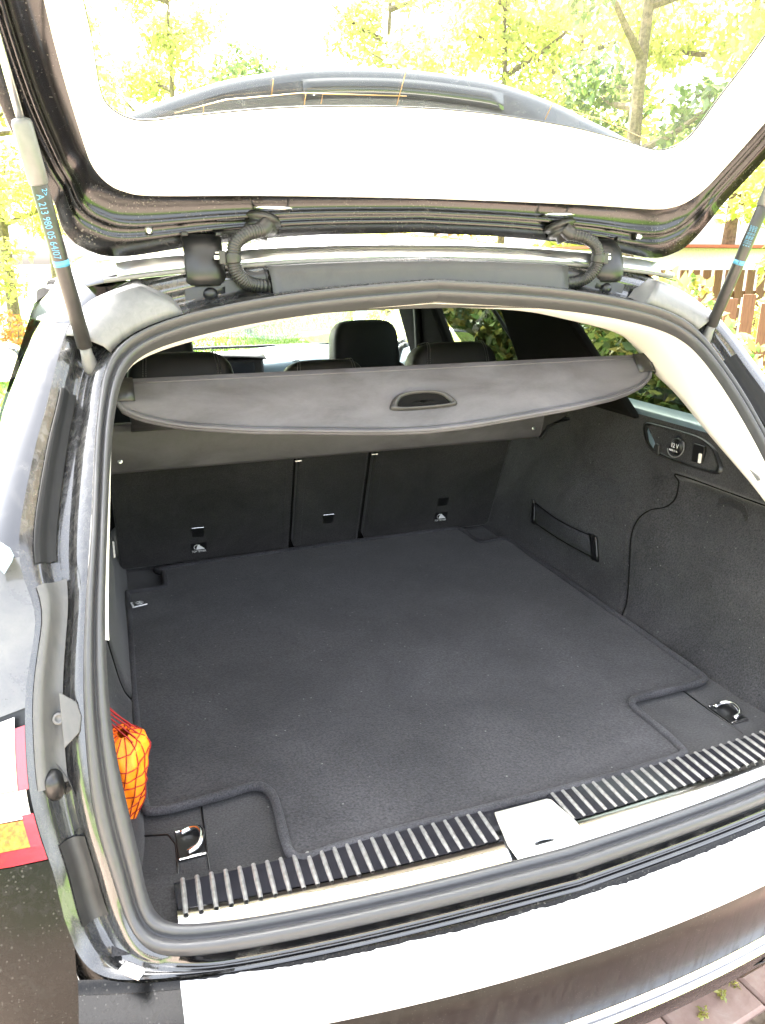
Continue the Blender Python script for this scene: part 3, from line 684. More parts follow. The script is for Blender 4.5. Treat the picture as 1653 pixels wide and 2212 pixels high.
# lashing eyes
for s in (-1, 1):
    h = empty('lashing_eye'); h.parent = car; cxh = s*.489
    box('eye_plate', (cxh, .127, .6015), (.038, .060, .003), 'plastic', h, bevel=.001)
    box('eye_rim', (cxh, .1555, .6035), (.038, .004, .004), 'chrome', h, bevel=.001); box('eye_rim', (cxh, .0985, .6035), (.038, .004, .004), 'chrome', h, bevel=.001)
    tubeo('eye_ring', cr([(cxh-.012, .148, .606), (cxh+.004, .150, .609), (cxh+.014, .142, .613), (cxh+.017, .127, .614), (cxh+.010, .110, .611), (cxh-.006, .106, .606)], 5), .0042, 'chrome', h, 10)
# strap panel on the right wall
def onw(y, z, off=0): return np.array((wallX(y, z)-off, y, z))
spn = empty('elastic_strap'); spn.parent = car
sheet('strap_band', [[onw(lerp(.985, .69, t)-.02*(1-q)*1.0, lerp(.699, .747, q), .004+.003*math.sin(math.pi*t)) for t in np.linspace(0, 1, 16)] for q in np.linspace(0, 1, 5)], 'plastic_grey' if 0 else 'binding', spn, .003)
for q in (0, 1):
    tubeo('strap_edge', [onw(lerp(.985, .69, t)-.02*(1-q), lerp(.697, .749, q), .0065+.003*math.sin(math.pi*t)) for t in np.linspace(0, 1, 16)], .0012, 'pillar_cloth', spn, 5)
for a, b_ in ((.992, .978), (.698, .674)):
    sheet('strap_bracket', [[onw(lerp(a, b_, t)-.02*(1-q), lerp(.694, .753, q), .007) for t in np.linspace(0, 1, 5)] for q in np.linspace(0, 1, 5)], 'plastic', spn, .005)
# control panel with bag hook, socket and lamp
cp_ = empty('socket_panel'); cp_.parent = car
out = [(.652, 1.030), (.640, 1.012), (.624, .995), (.597, .984), (.549, .9775), (.45, .977), (.400, .979), (.388, .986), (.390, .998), (.408, 1.014), (.428, 1.028), (.476, 1.040), (.556, 1.041), (.62, 1.040), (.645, 1.038)]
out = cr([(y, z, 0) for y, z, in out], 4, True)
cen = np.mean(out, axis=0)
rows = [[onw(lerp(p, cen, u)[0], lerp(p, cen, u)[1], d) for p in out] for u, d in ((-.03, -.002), (0, .005), (.05, .006), (.10, .001), (.16, -.004), (.6, -.005), (1, -.005))]
mesh('panel_shell', *grid(rows, closed_u=True), 'plastic', cp_)
sheet('hook_recess', [[onw(y, z, .0015) for y, z in zip(np.linspace(.638, .60, 7), np.linspace(1.028-.004*k, 1.000-.004*k, 7))] for k in range(5)], 'dash', cp_, .001)
prism('bag_hook', [(.0, .012), (.012, .010), (.014, -.012), (.008, -.016), (0, -.010)], onw(.578, .994, .012), (0, -1, 0), (0, 0, 1), .006, 'plastic_grey', cp_, .0015)
lathe('socket', [(.021, -.002), (.021, .004), (.019, .0055), (.0175, .0055), (.0165, .008), (.004, .009), (0, .009)], onw(.525, 1.007, 0), (-1, 0, -.1), 'plastic', cp_, 28)
tubeo('socket_rim', [onw(.527+.025*math.cos(a), 1.006+.021*math.sin(a), .006) for a in np.linspace(R(-20), R(-235), 22)], .0014, 'plate', cp_, 6)
text('socket_print', '12 V', .0145, 'print_white', cp_, onw(.525, 1.0105, .0125), (0, -1, 0), (0, 0, 1), condense=.9)
text('socket_print', 'MAX.15 A', .006, 'print_white', cp_, onw(.525, 1.0000, .0125), (0, -1, 0), (0, 0, 1))
box('lamp_switch', onw(.459, 1.007, .003), (.006, .034, .040), 'plastic', cp_, bevel=.002)
box('lamp_glass', onw(.449, 1.000, .006), (.004, .008, .021), 'clearlens', cp_, bevel=.0015)
# finger pocket in the lid
rows = [[onw(NPI(t, [0, .3, .8, 1], [.425, .39, .352, .336])-q*.0, NPI(t, [0, .3, .8, 1], [.913, .925, .922, .905])-.016*q, [.0045, .0012, .0012, .006][k]) for t in np.linspace(0, 1, 9)] for k, q in enumerate((0, .25, .8, 1))]
sheet('finger_pocket', rows, 'seatcloth', car)
# cream pillar trim and headliner
TI = [(.567, .118, .95), (.566, .13, .966), (.560, .155, 1.012), (.549, .205, 1.083), (.536, .272, 1.16), (.522, .325, 1.215), (.506, .36, 1.25), (.478, .385, 1.272), (.42, .393, 1.29), (.33, .396, 1.308), (.2, .402, 1.325), (0, .405, 1.336)]
TJ = [(.5715, .130, .95), (.570, .165, .966), (.565, .235, 1.014), (.558, .338, 1.078), (.553, .436, 1.141), (.548, .505, 1.176), (.535, .53, 1.203), (.50, .53, 1.238), (.44, .51, 1.265), (.33, .50, 1.291), (.2, .50, 1.314), (0, .50, 1.325)]
TW = [(.60, .15, .925), (.63, .22, .97), (.655, .29, 1.02), (.66, .40, 1.10), (.648, .52, 1.18), (.635, .62, 1.235), (.615, .68, 1.275), (.56, .70, 1.30), (.46, .70, 1.32), (.33, .70, 1.332), (.2, .70, 1.342), (0, .70, 1.348)]
a, b_, c_ = cr(TI, 5), cr(TJ, 5), cr(TW, 5)
rows = []
for p, q, r in zip(a, b_, c_):
    m_ = lerp(p, q, .5)+np.array((-.006*(p[0] > .3)-.0, 0, -.004))
    rows.append([p+np.array((.004, 0, 0)), lerp(p, m_, .5)+np.array((-.002, 0, -.002)), m_, lerp(m_, q, .6)+np.array((-.001, 0, -.001)), q, lerp(q, r, .2), r])
nsp = 8*5
pt = sheet('pillar_trim', rows[:nsp], 'cream', car); mirror_copy(pt)
sheet('headliner_edge', [[mx(p) for p in r] for r in rows[nsp:]]+rows[nsp-1:-1][::-1], 'cream', car) if False else sheet('headliner_edge', [[mx(p) for p in r] for r in rows[nsp-1:]]+rows[nsp-1:-1][::-1], 'cream', car)
hl = []
for y, z, w_ in ((.70, 1.348, .62), (1.1, 1.365, .63), (1.6, 1.372, .63), (2.1, 1.36, .62), (2.38, 1.335, .60)):
    hl.append([(x*w_, y, z-.065*abs(x)**2.6) for x in np.linspace(-1, 1, 21)])
sheet('headliner', hl, 'cream', car, .004)
o = prism('trim_clip_slot', [(-.016, -.001), (.010, .004), (.018, .002), (.014, -.004)], (.5475, .207, 1.036), (0, -.75, -.45), (0, -.45, .75), .003, 'plate', car); mirror_copy(o)
o = tubeo('trim_clip_slot', cr([(.405, .462, 1.279), (.42, .452, 1.277), (.432, .446, 1.2785)], 4), .0016, 'plastic', car, 6)
# window glass and pillars, both sides
gx = lambda z: .738-.36*(z-1.04)
def pane(name, poly, mat):
    o = mesh(name, [(gx(z), y, z) for y, z in poly], [tuple(range(len(poly)))], mat, car, smooth=False); mirror_copy(o); return o
rl = sheet('roof_rail', [[(x*NPI(y, [.46, .62], [.89, 1]), y, z-float(NPI(y, [.46, .7], [.042, 0]))*(z > 1.33)) for y in np.linspace(.46, 2.5, 20)] for x, z in ((.65, 1.31), (.615, 1.345), (.58, 1.39), (.54, 1.41))], 'paint', car, .004); mirror_copy(rl)
pane('quarter_window', [(.22, 1.05), (1.20, 1.05), (1.42, 1.335), (.62, 1.335)], 'privacy')
pane('rear_door_window', [(1.17, 1.05), (1.70, 1.05), (2.02, 1.335), (1.43, 1.335)], 'privacy')
pane('front_door_window', [(2.05, 1.0), (3.12, 1.0), (2.42, 1.335), (2.30, 1.335)], 'glass')
def pil(name, poly, x0, x1, mat, bevel=.008):
    o = prism(name, poly, (x0, 0, 0), (0, 1, 0), (0, 0, 1), x1-x0, mat, car, bevel); mirror_copy(o); return o
pil('rear_pillar_trim', [(.660, 1.045), (1.165, 1.045), (1.43, 1.345), (1.09, 1.345)], .63, .66, 'pillar_cloth', .012)
pil('centre_pillar_trim', [(1.60, .95), (2.055, .95), (2.39, 1.345), (2.02, 1.345)], .645, .69, 'pillar_cloth', .015)
sheet('window_seal_trim', [[(gx(z)-.012, 1.245+(z-1.06)*.92+d, z) for z in np.linspace(1.05, 1.33, 6)] for d in (-.006, .006)], 'plastic', car, .01)
dr = sheet('door_panel', [[(x, y, z) for y in np.linspace(1.20, 3.15, 12)] for x, z in ((.70, .35), (.69, .6), (.695, .85), (.70, .98), (.725, 1.035), (.748, 1.052))], 'dash', car, .01); mirror_copy(dr)
tubeo('door_trim_arc', cr([(.685, 2.30, 1.075), (.682, 2.36, 1.06), (.68, 2.41, 1.01), (.68, 2.43, .95), (.68, 2.44, .88)], 6), .010, 'silver', car, 10)
tubeo('door_trim_arc', cr([(.675, 2.24, 1.065), (.672, 2.29, 1.05), (.67, 2.33, 1.00), (.67, 2.35, .94), (.67, 2.36, .88)], 6), .012, 'silver', car, 10)
tubeo('seat_belt', cr([(.64, 2.06, 1.28), (.635, 2.02, 1.15), (.63, 1.99, 1.0), (.62, 1.97, .85)], 4), .016, 'leather', car, 8)
for s in (-1, 1):
    tubeo('front_pillar', [(s*.735, 3.17, .99), (s*.70, 2.95, 1.13), (s*.60, 2.44, 1.36), (s*.58, 2.30, 1.40)], .03, 'cream', car, 12)
sheet('windscreen', [[(x*hw, y, z) for x in np.linspace(-1, 1, 9)] for y, z, hw in ((3.22, .965, .72), (2.8, 1.20, .64), (2.36, 1.40, .56))], 'glass', car)
sheet('windscreen_edge', [[(x*.70, y, z) for x in np.linspace(-1, 1, 9)] for y, z in ((3.17, .978), (3.155, .990))], 'ceramic', car, .004)
# dashboard and screen
sheet('dashboard', [[(x*.71, y-.05*abs(x)**2, z-.012*math.cos(x*5)*(z > .9)) for x in np.linspace(-1, 1, 33)] for y, z in ((3.16, .972), (2.95, .982), (2.78, .985), (2.70, .972), (2.665, .94), (2.68, .86), (2.74, .72), (2.8, .45))], 'dash', car, .01)
scr = empty('display'); scr.parent = car
box('display_housing', (-.13, 2.60, .930), (.52, .03, .135), 'plastic', scr, rot=Matrix.Rotation(R(-6), 3, 'X'), bevel=.012)
box('display_panel', (-.02, 2.5835, .930), (.21, .004, .095), 'screen', scr, rot=Matrix.Rotation(R(-6), 3, 'X'), bevel=.002)
sheet('instrument_hood', [[(x, y, z+.02*math.cos((x+.13)*5)) for x in np.linspace(-.42, .14, 15)] for y, z in ((2.58, .985), (2.64, .998), (2.75, .985))], 'plastic', scr, .008)
# front-of-cabin floor and bulkhead, dark, so that no daylight leaks in from below
sheet('cabin_floor', [[(x, y, z) for x in (-.72, 0, .72)] for y, z in ((1.22, .60), (1.23, .36), (2.0, .33), (2.9, .33), (3.1, .5))], 'leather', car, .01)
# ---- seats
sd_ = np.array((0, -.36, .933))
def rear_back(x0, x1, par_name='rear_backrest', h=.40):
    e = empty(par_name); e.parent = car
    prism('backrest_panel', [(x0+.012, 0), (x1-.012, 0), (x1, .012), (x1, h), (x0, h), (x0, .012)], (0, 1.212, .606), (1, 0, 0), sd_, -.055, 'seatcloth', e, .008)
    return e
eL, eM, eR = rear_back(-.555, -.094), rear_back(-.080, .118), rear_back(.134, .555)
prism('seat_gap_liner', [(-.55, 0), (.55, 0), (.55, .40), (-.55, .40)], (0, 1.245, .60), (1, 0, 0), sd_, -.01, 'pillar_cloth', eM)
def sb(x, s, d=.0): return np.array((x, 1.212, .606))+sd_*s+np.array((0, -.933, -.36))*d
for e, x, s in ((eL, -.347, .117), (eM, .018, .112), (eR, .373, .128)):
    box('tether_slot', sb(x, s, .0008), (.034, .002, .012), 'plastic', e, rot=Matrix.Rotation(R(21), 3, 'X'), bevel=.0006)
    o = box('tether_bar', sb(x, s+.008, .002), (.032, .0025, .0022), 'chrome' if e is not eR else 'plastic', e, bevel=.0005)
    prism('tether_flap', [(x-.016, s-.024), (x+.016, s-.024), (x+.013, s-.004), (x-.013, s-.004)], sb(0, 0, .0005), (1, 0, 0), sd_, -.0012, 'plastic', e)
for e, x, s in ((eL, -.346, .052), (eR, .377, .060)):
    prism('tether_label', [(x-.021, s-.017), (x+.021, s-.017), (x+.021, s+.017), (x-.021, s+.017)], sb(0, 0, .0006), (1, 0, 0), sd_, -.0006, 'plastic', e)
    text('tether_print', 'TOP TETHER', .0092, 'print_white', e, sb(x, s-.0115, .0016), (1, 0, 0), sd_, condense=.72)
    # child seat pictogram: shell, belt and hook
    pg = [(-.008, -.004), (-.004, .010), (0, .012), (.003, .006), (.006, .004), (.010, -.001), (.014, -.003), (.014, -.006), (-.008, -.006)]
    prism('tether_pictogram', [(x+.001+p, s+.001+q*1.0) for p, q in pg], sb(0, 0, .0014), (1, 0, 0), sd_, -.0004, 'print_white', e)
    tubeo('tether_pictogram', [sb(x-.003-.010*math.sin(t), s+.004+.009*math.cos(t), .0016) for t in np.linspace(0, 2.4, 8)], .0008, 'print_white', e, 5)
for e, x in ((eL, -.103), (eM, -.068), (eR, .150)):
    prism('backrest_edge', [(x-.009, .004), (x+.009, .004), (x+.009, .395), (x-.009, .395)], sb(0, 0, .0008), (1, 0, 0), sd_, -.003, 'seatcloth', e, .001)
for x in (-.087, .126):
    box('latch_pin', sb(x+.005, .318, .004), (.018, .004, .003), 'steel', eM if x < 0 else eR, bevel=.0008)
def headrest(par, c, s, stitch=True, tilt=-.2):
    sh = lambda p: (p[0]*(1-.10*max(0, p[2]/s[2])**2), p[1], p[2])
    o = superbox('headrest', c, s, .42, 'leather', par, 36, 22, tilt, sh)
    if stitch:
        for q in (-1, 1):
            for d in (0, .007):
                xx = q*(s[0]*.66+d); pts = []
                for a in np.linspace(-.2, 1.75, 40):
                    f = lambda v: math.copysign(abs(v)**.42, v)
                    cth = xx/s[0]; k = (1-abs(cth)**(2/.42))**(.21)
                    v = Vector((xx*(1-.10*max(0, f(math.sin(a)))**2), -s[1]*f(math.cos(a))*k*1.012, s[2]*f(math.sin(a))*1.006))
                    pts.append(np.array(c)+np.array(Matrix.Rotation(tilt, 3, 'X') @ v))
                V, F = [], []
                for i in range(0, len(pts)-1):
                    p0, p1 = pts[i], lerp(pts[i], pts[i+1], .7); v_, f_ = tube([p0, p1], .0011, 5); V, F = joinVF((V, F), (v_, f_))
                mesh('stitching', V, F, 'stitch', o)
    return o
headrest(eR, (.365, 1.115, 1.085), (.130, .055, .105)); headrest(eL, (-.362, 1.115, 1.085), (.130, .055, .105)); headrest(eM, (0.0, 1.12, 1.065), (.112, .05, .092))
for s in (-1, 1):
    fs = empty('front_seat'); fs.parent = car
    superbox('seat_back', (s*.37, 1.98, .72), (.26, .10, .33), .5, 'leather', fs, 28, 16, -.18)
    superbox('seat_cushion', (s*.37, 2.22, .46), (.26, .27, .11), .5, 'leather', fs, 28, 12)
    headrest(fs, (s*.372, 1.905, 1.075), (.128, .062, .122), False, -.12)
    tubeo('adjuster_button', [(s*.372-.126, 1.90, 1.035), (s*.372-.133, 1.90, 1.035)], .016, 'plastic', fs, 16)
for s in (-1, 1): superbox('seat_cushion', (s*.3, 1.55, .50), (.30, .25, .10), .5, 'leather', eL if s < 0 else eR, 24, 12)
# door mirrors
for s in (-1, 1):
    dm = empty('door_mirror'); dm.parent = car
    c0 = np.array((s*.955, 2.42, 1.035))
    superbox('mirror_housing', c0+np.array((0, .05, 0)), (.125, .085, .075), .6, 'paint', dm, 28, 16)
    rows = [[c0+np.array((.113*k*math.copysign(abs(math.cos(a))**.6, math.cos(a)), -.012-.026*(1-k)*0, .062*k*math.copysign(abs(math.sin(a))**.6, math.sin(a)))) for a in np.linspace(0, 2*math.pi, 32, endpoint=False)] for k in (1, .66, .33, .01)]
    mesh('mirror_glass', *grid([[q+np.array((0, -.024, 0)) for q in r] for r in rows], closed_u=True), 'chrome', dm)
    box('mirror_foot', (s*.82, 2.46, 1.0), (.12, .04, .03), 'plastic', dm, bevel=.008)
# ================================================================== loose things in the boot
MAT = [(-0.536, 1.048), (-0.467, 1.049), (-0.449, 1.065), (-0.447, 1.149), (-0.44, 1.18), (-0.094, 1.198), (0.091, 1.203), (0.219, 1.204), (0.332, 1.208), (0.425, 1.205), (0.448, 1.183), (0.450, 1.091), (0.469, 1.067), (0.540, 1.067), (0.538, 0.923), (0.538, 0.768), (0.533, 0.592), (0.533, 0.471), (0.53, 0.368), (0.528, 0.267), (0.524, 0.232), (0.508, 0.22), (0.444, 0.216), (0.354, 0.213), (0.331, 0.204), (0.324, 0.18), (0.325, 0.115), (0.321, 0.057), (0.305, 0.042), (0.226, 0.036), (0.131, 0.034), (-0.037, 0.036), (-0.147, 0.038), (-0.238, 0.038), (-0.314, 0.035), (-0.344, 0.031), (-0.359, 0.046), (-0.361, 0.079), (-0.357, 0.156), (-0.362, 0.19), (-0.382, 0.208), (-0.427, 0.204), (-0.501, 0.199), (-0.536, 0.203), (-0.546, 0.218), (-0.548, 0.297), (-0.548, 0.396), (-0.548, 0.475), (-0.548, 0.627), (-0.544, 0.848), (-0.543, 1.02)]
ol = cr([(x, y, .6115) for x, y in MAT], 3, True)
cm = empty('boot_mat', (0, .6, .60)); tag(cm, 'dark grey velour mat with corded edge lying on the boot floor', 'mat')
off = np.array(cm.location)
bmx = bmesh.new(); vs_ = [bmx.verts.new(Vector(p-off)) for p in ol]; f_ = bmx.faces.new(vs_)
r_ = bmesh.ops.triangulate(bmx, faces=[f_])
ex_ = bmesh.ops.extrude_face_region(bmx, geom=bmx.faces[:]); 
for v in [g for g in ex_['geom'] if isinstance(g, bmesh.types.BMVert)]: v.co.z -= .009
me = bpy.data.meshes.new('mat_pile'); bmx.to_mesh(me); bmx.free(); link('mat_pile', me, 'mat', cm, smooth=False)
pth = ol+[ol[0], ol[1]]
rad = [.0072+.0004*math.sin(i*1.7) for i in range(len(pth))]
V, F = tube([p-off+np.array((0, 0, .0008)) for p in pth], rad, 10, False); mesh('edge_binding', V, F, 'binding', cm)
lt = empty('brand_tag'); lt.parent = cm
tz = .6195-off[2]
tp = [(-.538, .968), (-.508, .970), (-.500, .930), (-.534, .921)]
tl = mesh('tag_cloth', [(x, y-off[1], tz+(.006 if i in (2, 3) else 0)) for i, (x, y) in enumerate(tp)], [(0, 1, 2, 3)], 'leather', lt, smooth=False)
md = tl.modifiers.new('t', 'SOLIDIFY'); md.thickness = .001
tubeo('tag_hem', [(-.534, .921-off[1], tz+.0075), (-.517, .925-off[1], tz+.0075), (-.500, .930-off[1], tz+.0075)], .0016, 'print_white', lt, 6)
cx_, cy_, cz_ = -.517, .947-off[1], tz+.0044
tubeo('tag_emblem', [(cx_+.0085*math.cos(a), cy_+.0105*math.sin(a), cz_+.0015-.12*.0105*math.sin(a)) for a in np.linspace(0, 2*math.pi, 25)], .0007, 'print_white', lt, 5)
for a in (90, 210, 330): tubeo('tag_emblem', [(cx_, cy_, cz_+.0015), (cx_+.0082*math.cos(R(a)), cy_+.010*math.sin(R(a)), cz_+.0015-.12*.0105*math.sin(R(a)))], [.0011, .0004], 'print_white', lt, 5)
text('tag_print', 'Mercedes-Benz', .0075, 'print_white', lt, (-.5335, .945-off[1], tz+.0045), (.10, -.95, .12), (.95, .1, 0), condense=.8)

# ---- roller cover with stiff end flap
cv = empty('luggage_cover', (0, .96, .60)); tag(cv, 'grey vinyl roller luggage cover with handle, raised across the boot', 'luggage cover')
off = np.array(cv.location)
FD = np.array((0, -.66, -.75)); FD /= np.linalg.norm(FD); FN = np.array((0, -FD[2]*-1, FD[1]*-1)); FN = np.array((0, -.75, .66)); FN /= np.linalg.norm(FN)
P0 = np.array((0, .513, 1.213))
hxs = np.linspace(0, .530, 34)
LOWX = [0, .064, .117, .20, .315, .411, .45, .481, .505, .518, .526, .530]; LOWS = [.1370, .1350, .1310, .1230, .1115, .0970, .0870, .0760, .0640, .0520, .040, .022]
low = [float(NPI(x, LOWX, LOWS)) for x in hxs]
def flp(x, s, h): return P0+np.array((x, 0, 0))+FD*s+FN*h-off
rowsT = []; xsf = np.concatenate([-hxs[:0:-1], hxs])
for t in np.linspace(0, 1, 13):
    rowsT.append([flp(x, lerp(.004, float(NPI(abs(x), hxs, low)), t), .003*math.sin(math.pi*min(1, t*1.05))) for x in xsf])
cvb = [flp(x, float(NPI(abs(x), hxs, low)), -.006) for x in xsf]
under = [[flp(x, lerp(float(NPI(abs(x), hxs, low)), .0, t), -.011) for x in xsf] for t in (0.03, .5, 1)]
nose = [[flp(x, -.006, -.001) for x in xsf], [flp(x, -.010, -.008) for x in xsf]]
hx0, hs0 = .004, .082
def inhandle(x, s): return abs(x-.004) < .052 and .054 < s < .088
flap = sheet('end_flap', nose[::-1]+rowsT+[cvb]+under, 'cover', cv)
tubeo('flap_piping', [flp(x, float(NPI(abs(x), hxs, low))-.004, .002) for x in xsf], .0036, 'cover', flap, 8)
tubeo('flap_seam', [flp(x, float(NPI(abs(x), hxs, low))-.012, .0016) for x in xsf[2:-2]], .0009, 'stitch' if 0 else 'cover', flap, 5)
hd = empty('pull_handle'); hd.parent = cv
ho = [(-.060, .084), (-.056, .074), (-.040, .053), (-.034, .051), (.042, .051), (.048, .053), (.068, .080), (.069, .086), (.062, .091), (-.054, .093)]
ho = [np.array((p, q, 0.)) for p, q in ((-.058, .092), (-.060, .080), (-.038, .055), (.044, .055), (.067, .080), (.065, .090))]
for _ in range(3): ho = [q for i in range(len(ho)) for q in (lerp(ho[i], ho[(i+1) % len(ho)], .25), lerp(ho[i], ho[(i+1) % len(ho)], .75))]
hc = np.array((.004, .076, 0))
rows = []
for u, h in ((-.06, .001), (-.03, .006), (.05, .0095), (.13, .0085), (.18, .004), (.19, -.006)):
    rows.append([flp(lerp(p, hc, u)[0], lerp(p, hc, u*1.25)[1], h+.002) for p in ho])
mesh('handle_frame', *grid(rows, closed_u=True), 'plastic_grey', hd)
rows = [[flp(lerp(p, hc, u)[0], lerp(p, hc, u*1.25)[1], h) for p in ho] for u, h in ((.16, .0058), (.6, .0058), (.99, .0058))]
mesh('handle_recess', *grid(rows, closed_u=True), 'pillar_cloth', hd)
for s in (-1, 1):
    sheet('flap_end_cap', [[flp(s*x, q, h) for q in (-.004, .02, .04)] for x, h in ((.492, .004), (.505, .0055), (.522, .005), (.534, .001), (.536, -.008))], 'plastic', cv, .002)
    tubeo('guide_pin', [flp(s*.525, .002, -.004), flp(s*.556, -.004, -.004)], .006, 'plastic_grey', cv, 10)
# fabric running down to the cassette
fb = [(0.507, 1.2115), (.54, 1.198), (.62, 1.165), (.74, 1.115), (.86, 1.066), (.94, 1.04)]
sheet('cover_fabric', [[np.array((x, y, z-.012*math.sin(math.pi*min(1, max(0, (y-.5)/.45)))*(1-(x/.5)**2)))-off for x in np.linspace(-.495, .495, 15)] for y, z in cr([(y, z) for y, z in fb], 3)], 'cover', cv, .0015)
cas = empty('cassette'); cas.parent = cv
pr = [(.962, .947), (.950, .945), (.940, .952), (.930, .985), (.926, 1.02), (.930, 1.045), (.945, 1.058), (.975, 1.056), (.99, 1.03), (.99, .97), (.978, .95)]
cxs = [-.553, -.549, 0, .549, .553]
rows = [[np.array((x, lerp(.96, y, .9 if abs(x) > .55 else 1), lerp(1.0, z, .9 if abs(x) > .55 else 1)))-off for y, z in pr] for x in cxs]
V, F = grid(rows, closed_u=True); F += [tuple(range(len(pr))), tuple(len(V)-1-i for i in range(len(pr)))]
c1 = mesh('cassette_housing', V, F, 'cover', cas); bev(c1, .004)
for s in (-1, 1):
    lathe('cassette_screw', [(.0058, 0), (.0058, .0012), (.004, .0018), (.0, .0016)], np.array((s*.525, .9325, .978))-off, (0, -.97, .2), 'steel', cas, 14)
    sheet('cassette_bracket', [[np.array((s*x, .948+.01*k, z))-off for x, z in ((.545, .946), (.560, .940), (.572, .955), (.58, .975), (.61, .985), (.645, .990))] for k in (0, 3)], 'plastic', cas, .004)
    prism('cassette_end', [(.548, .95), (.575, .965), (.645, 1.0), (.645, 1.05), (.548, 1.05)] if s > 0 else [(-.548, .95), (-.548, 1.05), (-.645, 1.05), (-.645, 1.0), (-.575, .965)], np.array((0, .955, 0))-off, (1, 0, 0), (0, 0, 1), -.03, 'plastic_grey', cas, .004)

# ---- orange bundle in the side net
bg_ = empty('orange_bundle', (-.581, .19, .60)); tag(bg_, 'bright orange fabric bundle bulging in a dark net by the left wall', 'bundle')
off = np.array(bg_.location)
def bagR(a, h):  # h 0..1 bottom to top
    r = float(NPI(h, [0, .08, .25, .45, .65, .82, .93, 1.0], [.008, .016, .023, .029, .032, .0325, .027, .008]))
    return r*(1+.05*math.sin(3*a+8*h)+.05*math.sin(5*a-13*h)+.03*math.sin(11*a+17*h))
def bagP(a, h, push=0):
    r = bagR(a, h)+push; return np.array((.006+.012*h-.010*(h < .2)*0+(r*1.05)*math.cos(a), .01+r*1.5*math.sin(a), .008+h*.150))
rows = [[bagP(a, h) for a in np.linspace(0, 2*math.pi, 48, endpoint=False)] for h in np.linspace(0, 1, 40)]
mesh('bundle_cloth', *grid(rows, closed_u=True), 'orange', bg_)
nt_ = empty('cargo_net', (-.591, .19, .60)); tag(nt_, 'dark red elastic net holding the orange bundle against the left wall', 'net'); offn = np.array(nt_.location)-off
V, F = [], []
for k in range(13):
    pts = [bagP(2*math.pi*k/13+.5*h, h, .0009)-offn for h in np.linspace(.0, 1, 18)]
    V, F = joinVF((V, F), tube(pts, .0008, 5))
for h in np.linspace(.08, .94, 8):
    pts = [bagP(a, h+.02*math.sin(a*2+h*9), .0009)-offn for a in np.linspace(0, 2*math.pi, 30)]
    V, F = joinVF((V, F), tube(pts, .0008, 5))
mesh('net_mesh', V, F, 'net', nt_)
V, F = [], []
for k in range(5):
    V, F = joinVF((V, F), tube(cr([bagP(-.9+.45*k, .97, .002)-offn, np.array((-.002, .03+.01*k, .19))*1.0, np.array((-.012, .05+.01*k, .235))], 4), .0012, 5))
mesh('net_mesh', V, F, 'net', nt_)
superbox('red_liner', np.array((-.004, .03, .165)), (.014, .03, .03), .8, 'pinkfab', nt_, 14, 10)
# a hair on the mat edge
# ================================================================== surroundings
def ground(name, x0, x1, y0, y1, z, mat, n=2):
    return tag(sheet(name, [[(x, y, z) for x in np.linspace(x0, x1, n)] for y in np.linspace(y0, y1, n)], mat), kind='structure')
ground('ground', -400, 400, -400, 400, -.012, 'lawn')
dv = ground('driveway', -5.0, 3.2, -8, 5.5, -.004, 'sand')
# paver bricks near the camera, children of the driveway
me = bpy.data.meshes.new('brick'); L, W_ = .196, .096
V, F = boxVF((0, 0, -.02), (L, W_, .04)); bmx = bmesh.new(); bv = [bmx.verts.new(Vector(v)) for v in V]
for f in F: bmx.faces.new([bv[i] for i in f])
bmesh.ops.recalc_face_normals(bmx, faces=bmx.faces[:]); bmesh.ops.bevel(bmx, geom=[e for e in bmx.edges if all(v.co.z > -.01 for v in e.verts)], offset=.006, segments=1, affect='EDGES')
bmx.to_mesh(me); bmx.free(); me.materials.append(M['brick'])
cnt = 0
for r in range(-2, 11):
    for c in range(-2, 8):
        x = .15+c*.204+(.102 if r % 2 else 0); y = -.5+r*.104
        if not (-.2 < x < 1.6 and -.75 < y < .55): continue
        o = bpy.data.objects.new('brick', me); COL.objects.link(o); o.parent = dv; cnt += 1
        o.location = (x, y, .008+random.uniform(-.004, .003)); o.rotation_euler = (random.uniform(-.02, .02), random.uniform(-.02, .02), random.uniform(-.03, .03)+.12)
# the rest of the paving: brick field too far or hidden, one sheet with relief
bb = NB('paving_field'); bt = bb.n('TexBrick'); bb.l(bb.coord(), bt.inputs['Vector']); bt.inputs['Scale'].default_value = 1; bt.inputs['Brick Width'].default_value = .2; bt.inputs['Row Height'].default_value = .1; bt.inputs['Mortar Size'].default_value = .006
bt.inputs['Color1'].default_value = (.24, .18, .145, 1); bt.inputs['Color2'].default_value = (.30, .24, .20, 1); bt.inputs['Mortar'].default_value = (.2, .17, .13, 1)
bb.bsdf(Base_Color=bt.outputs[0], Roughness=.9); M['pavefield'] = bb.m
for i, (x0, x1, y0, y1) in enumerate(((-5, -.25, -8, 5.5), (-.25, 1.65, .6, 5.5), (-.25, 1.65, -8, -.8), (1.65, 3.2, -8, 5.5))):
    tag(sheet('paving', [[(x, y, .004+.001*i*0) for x in (x0, x1)] for y in (y0, y1)], 'pavefield'), kind='structure')

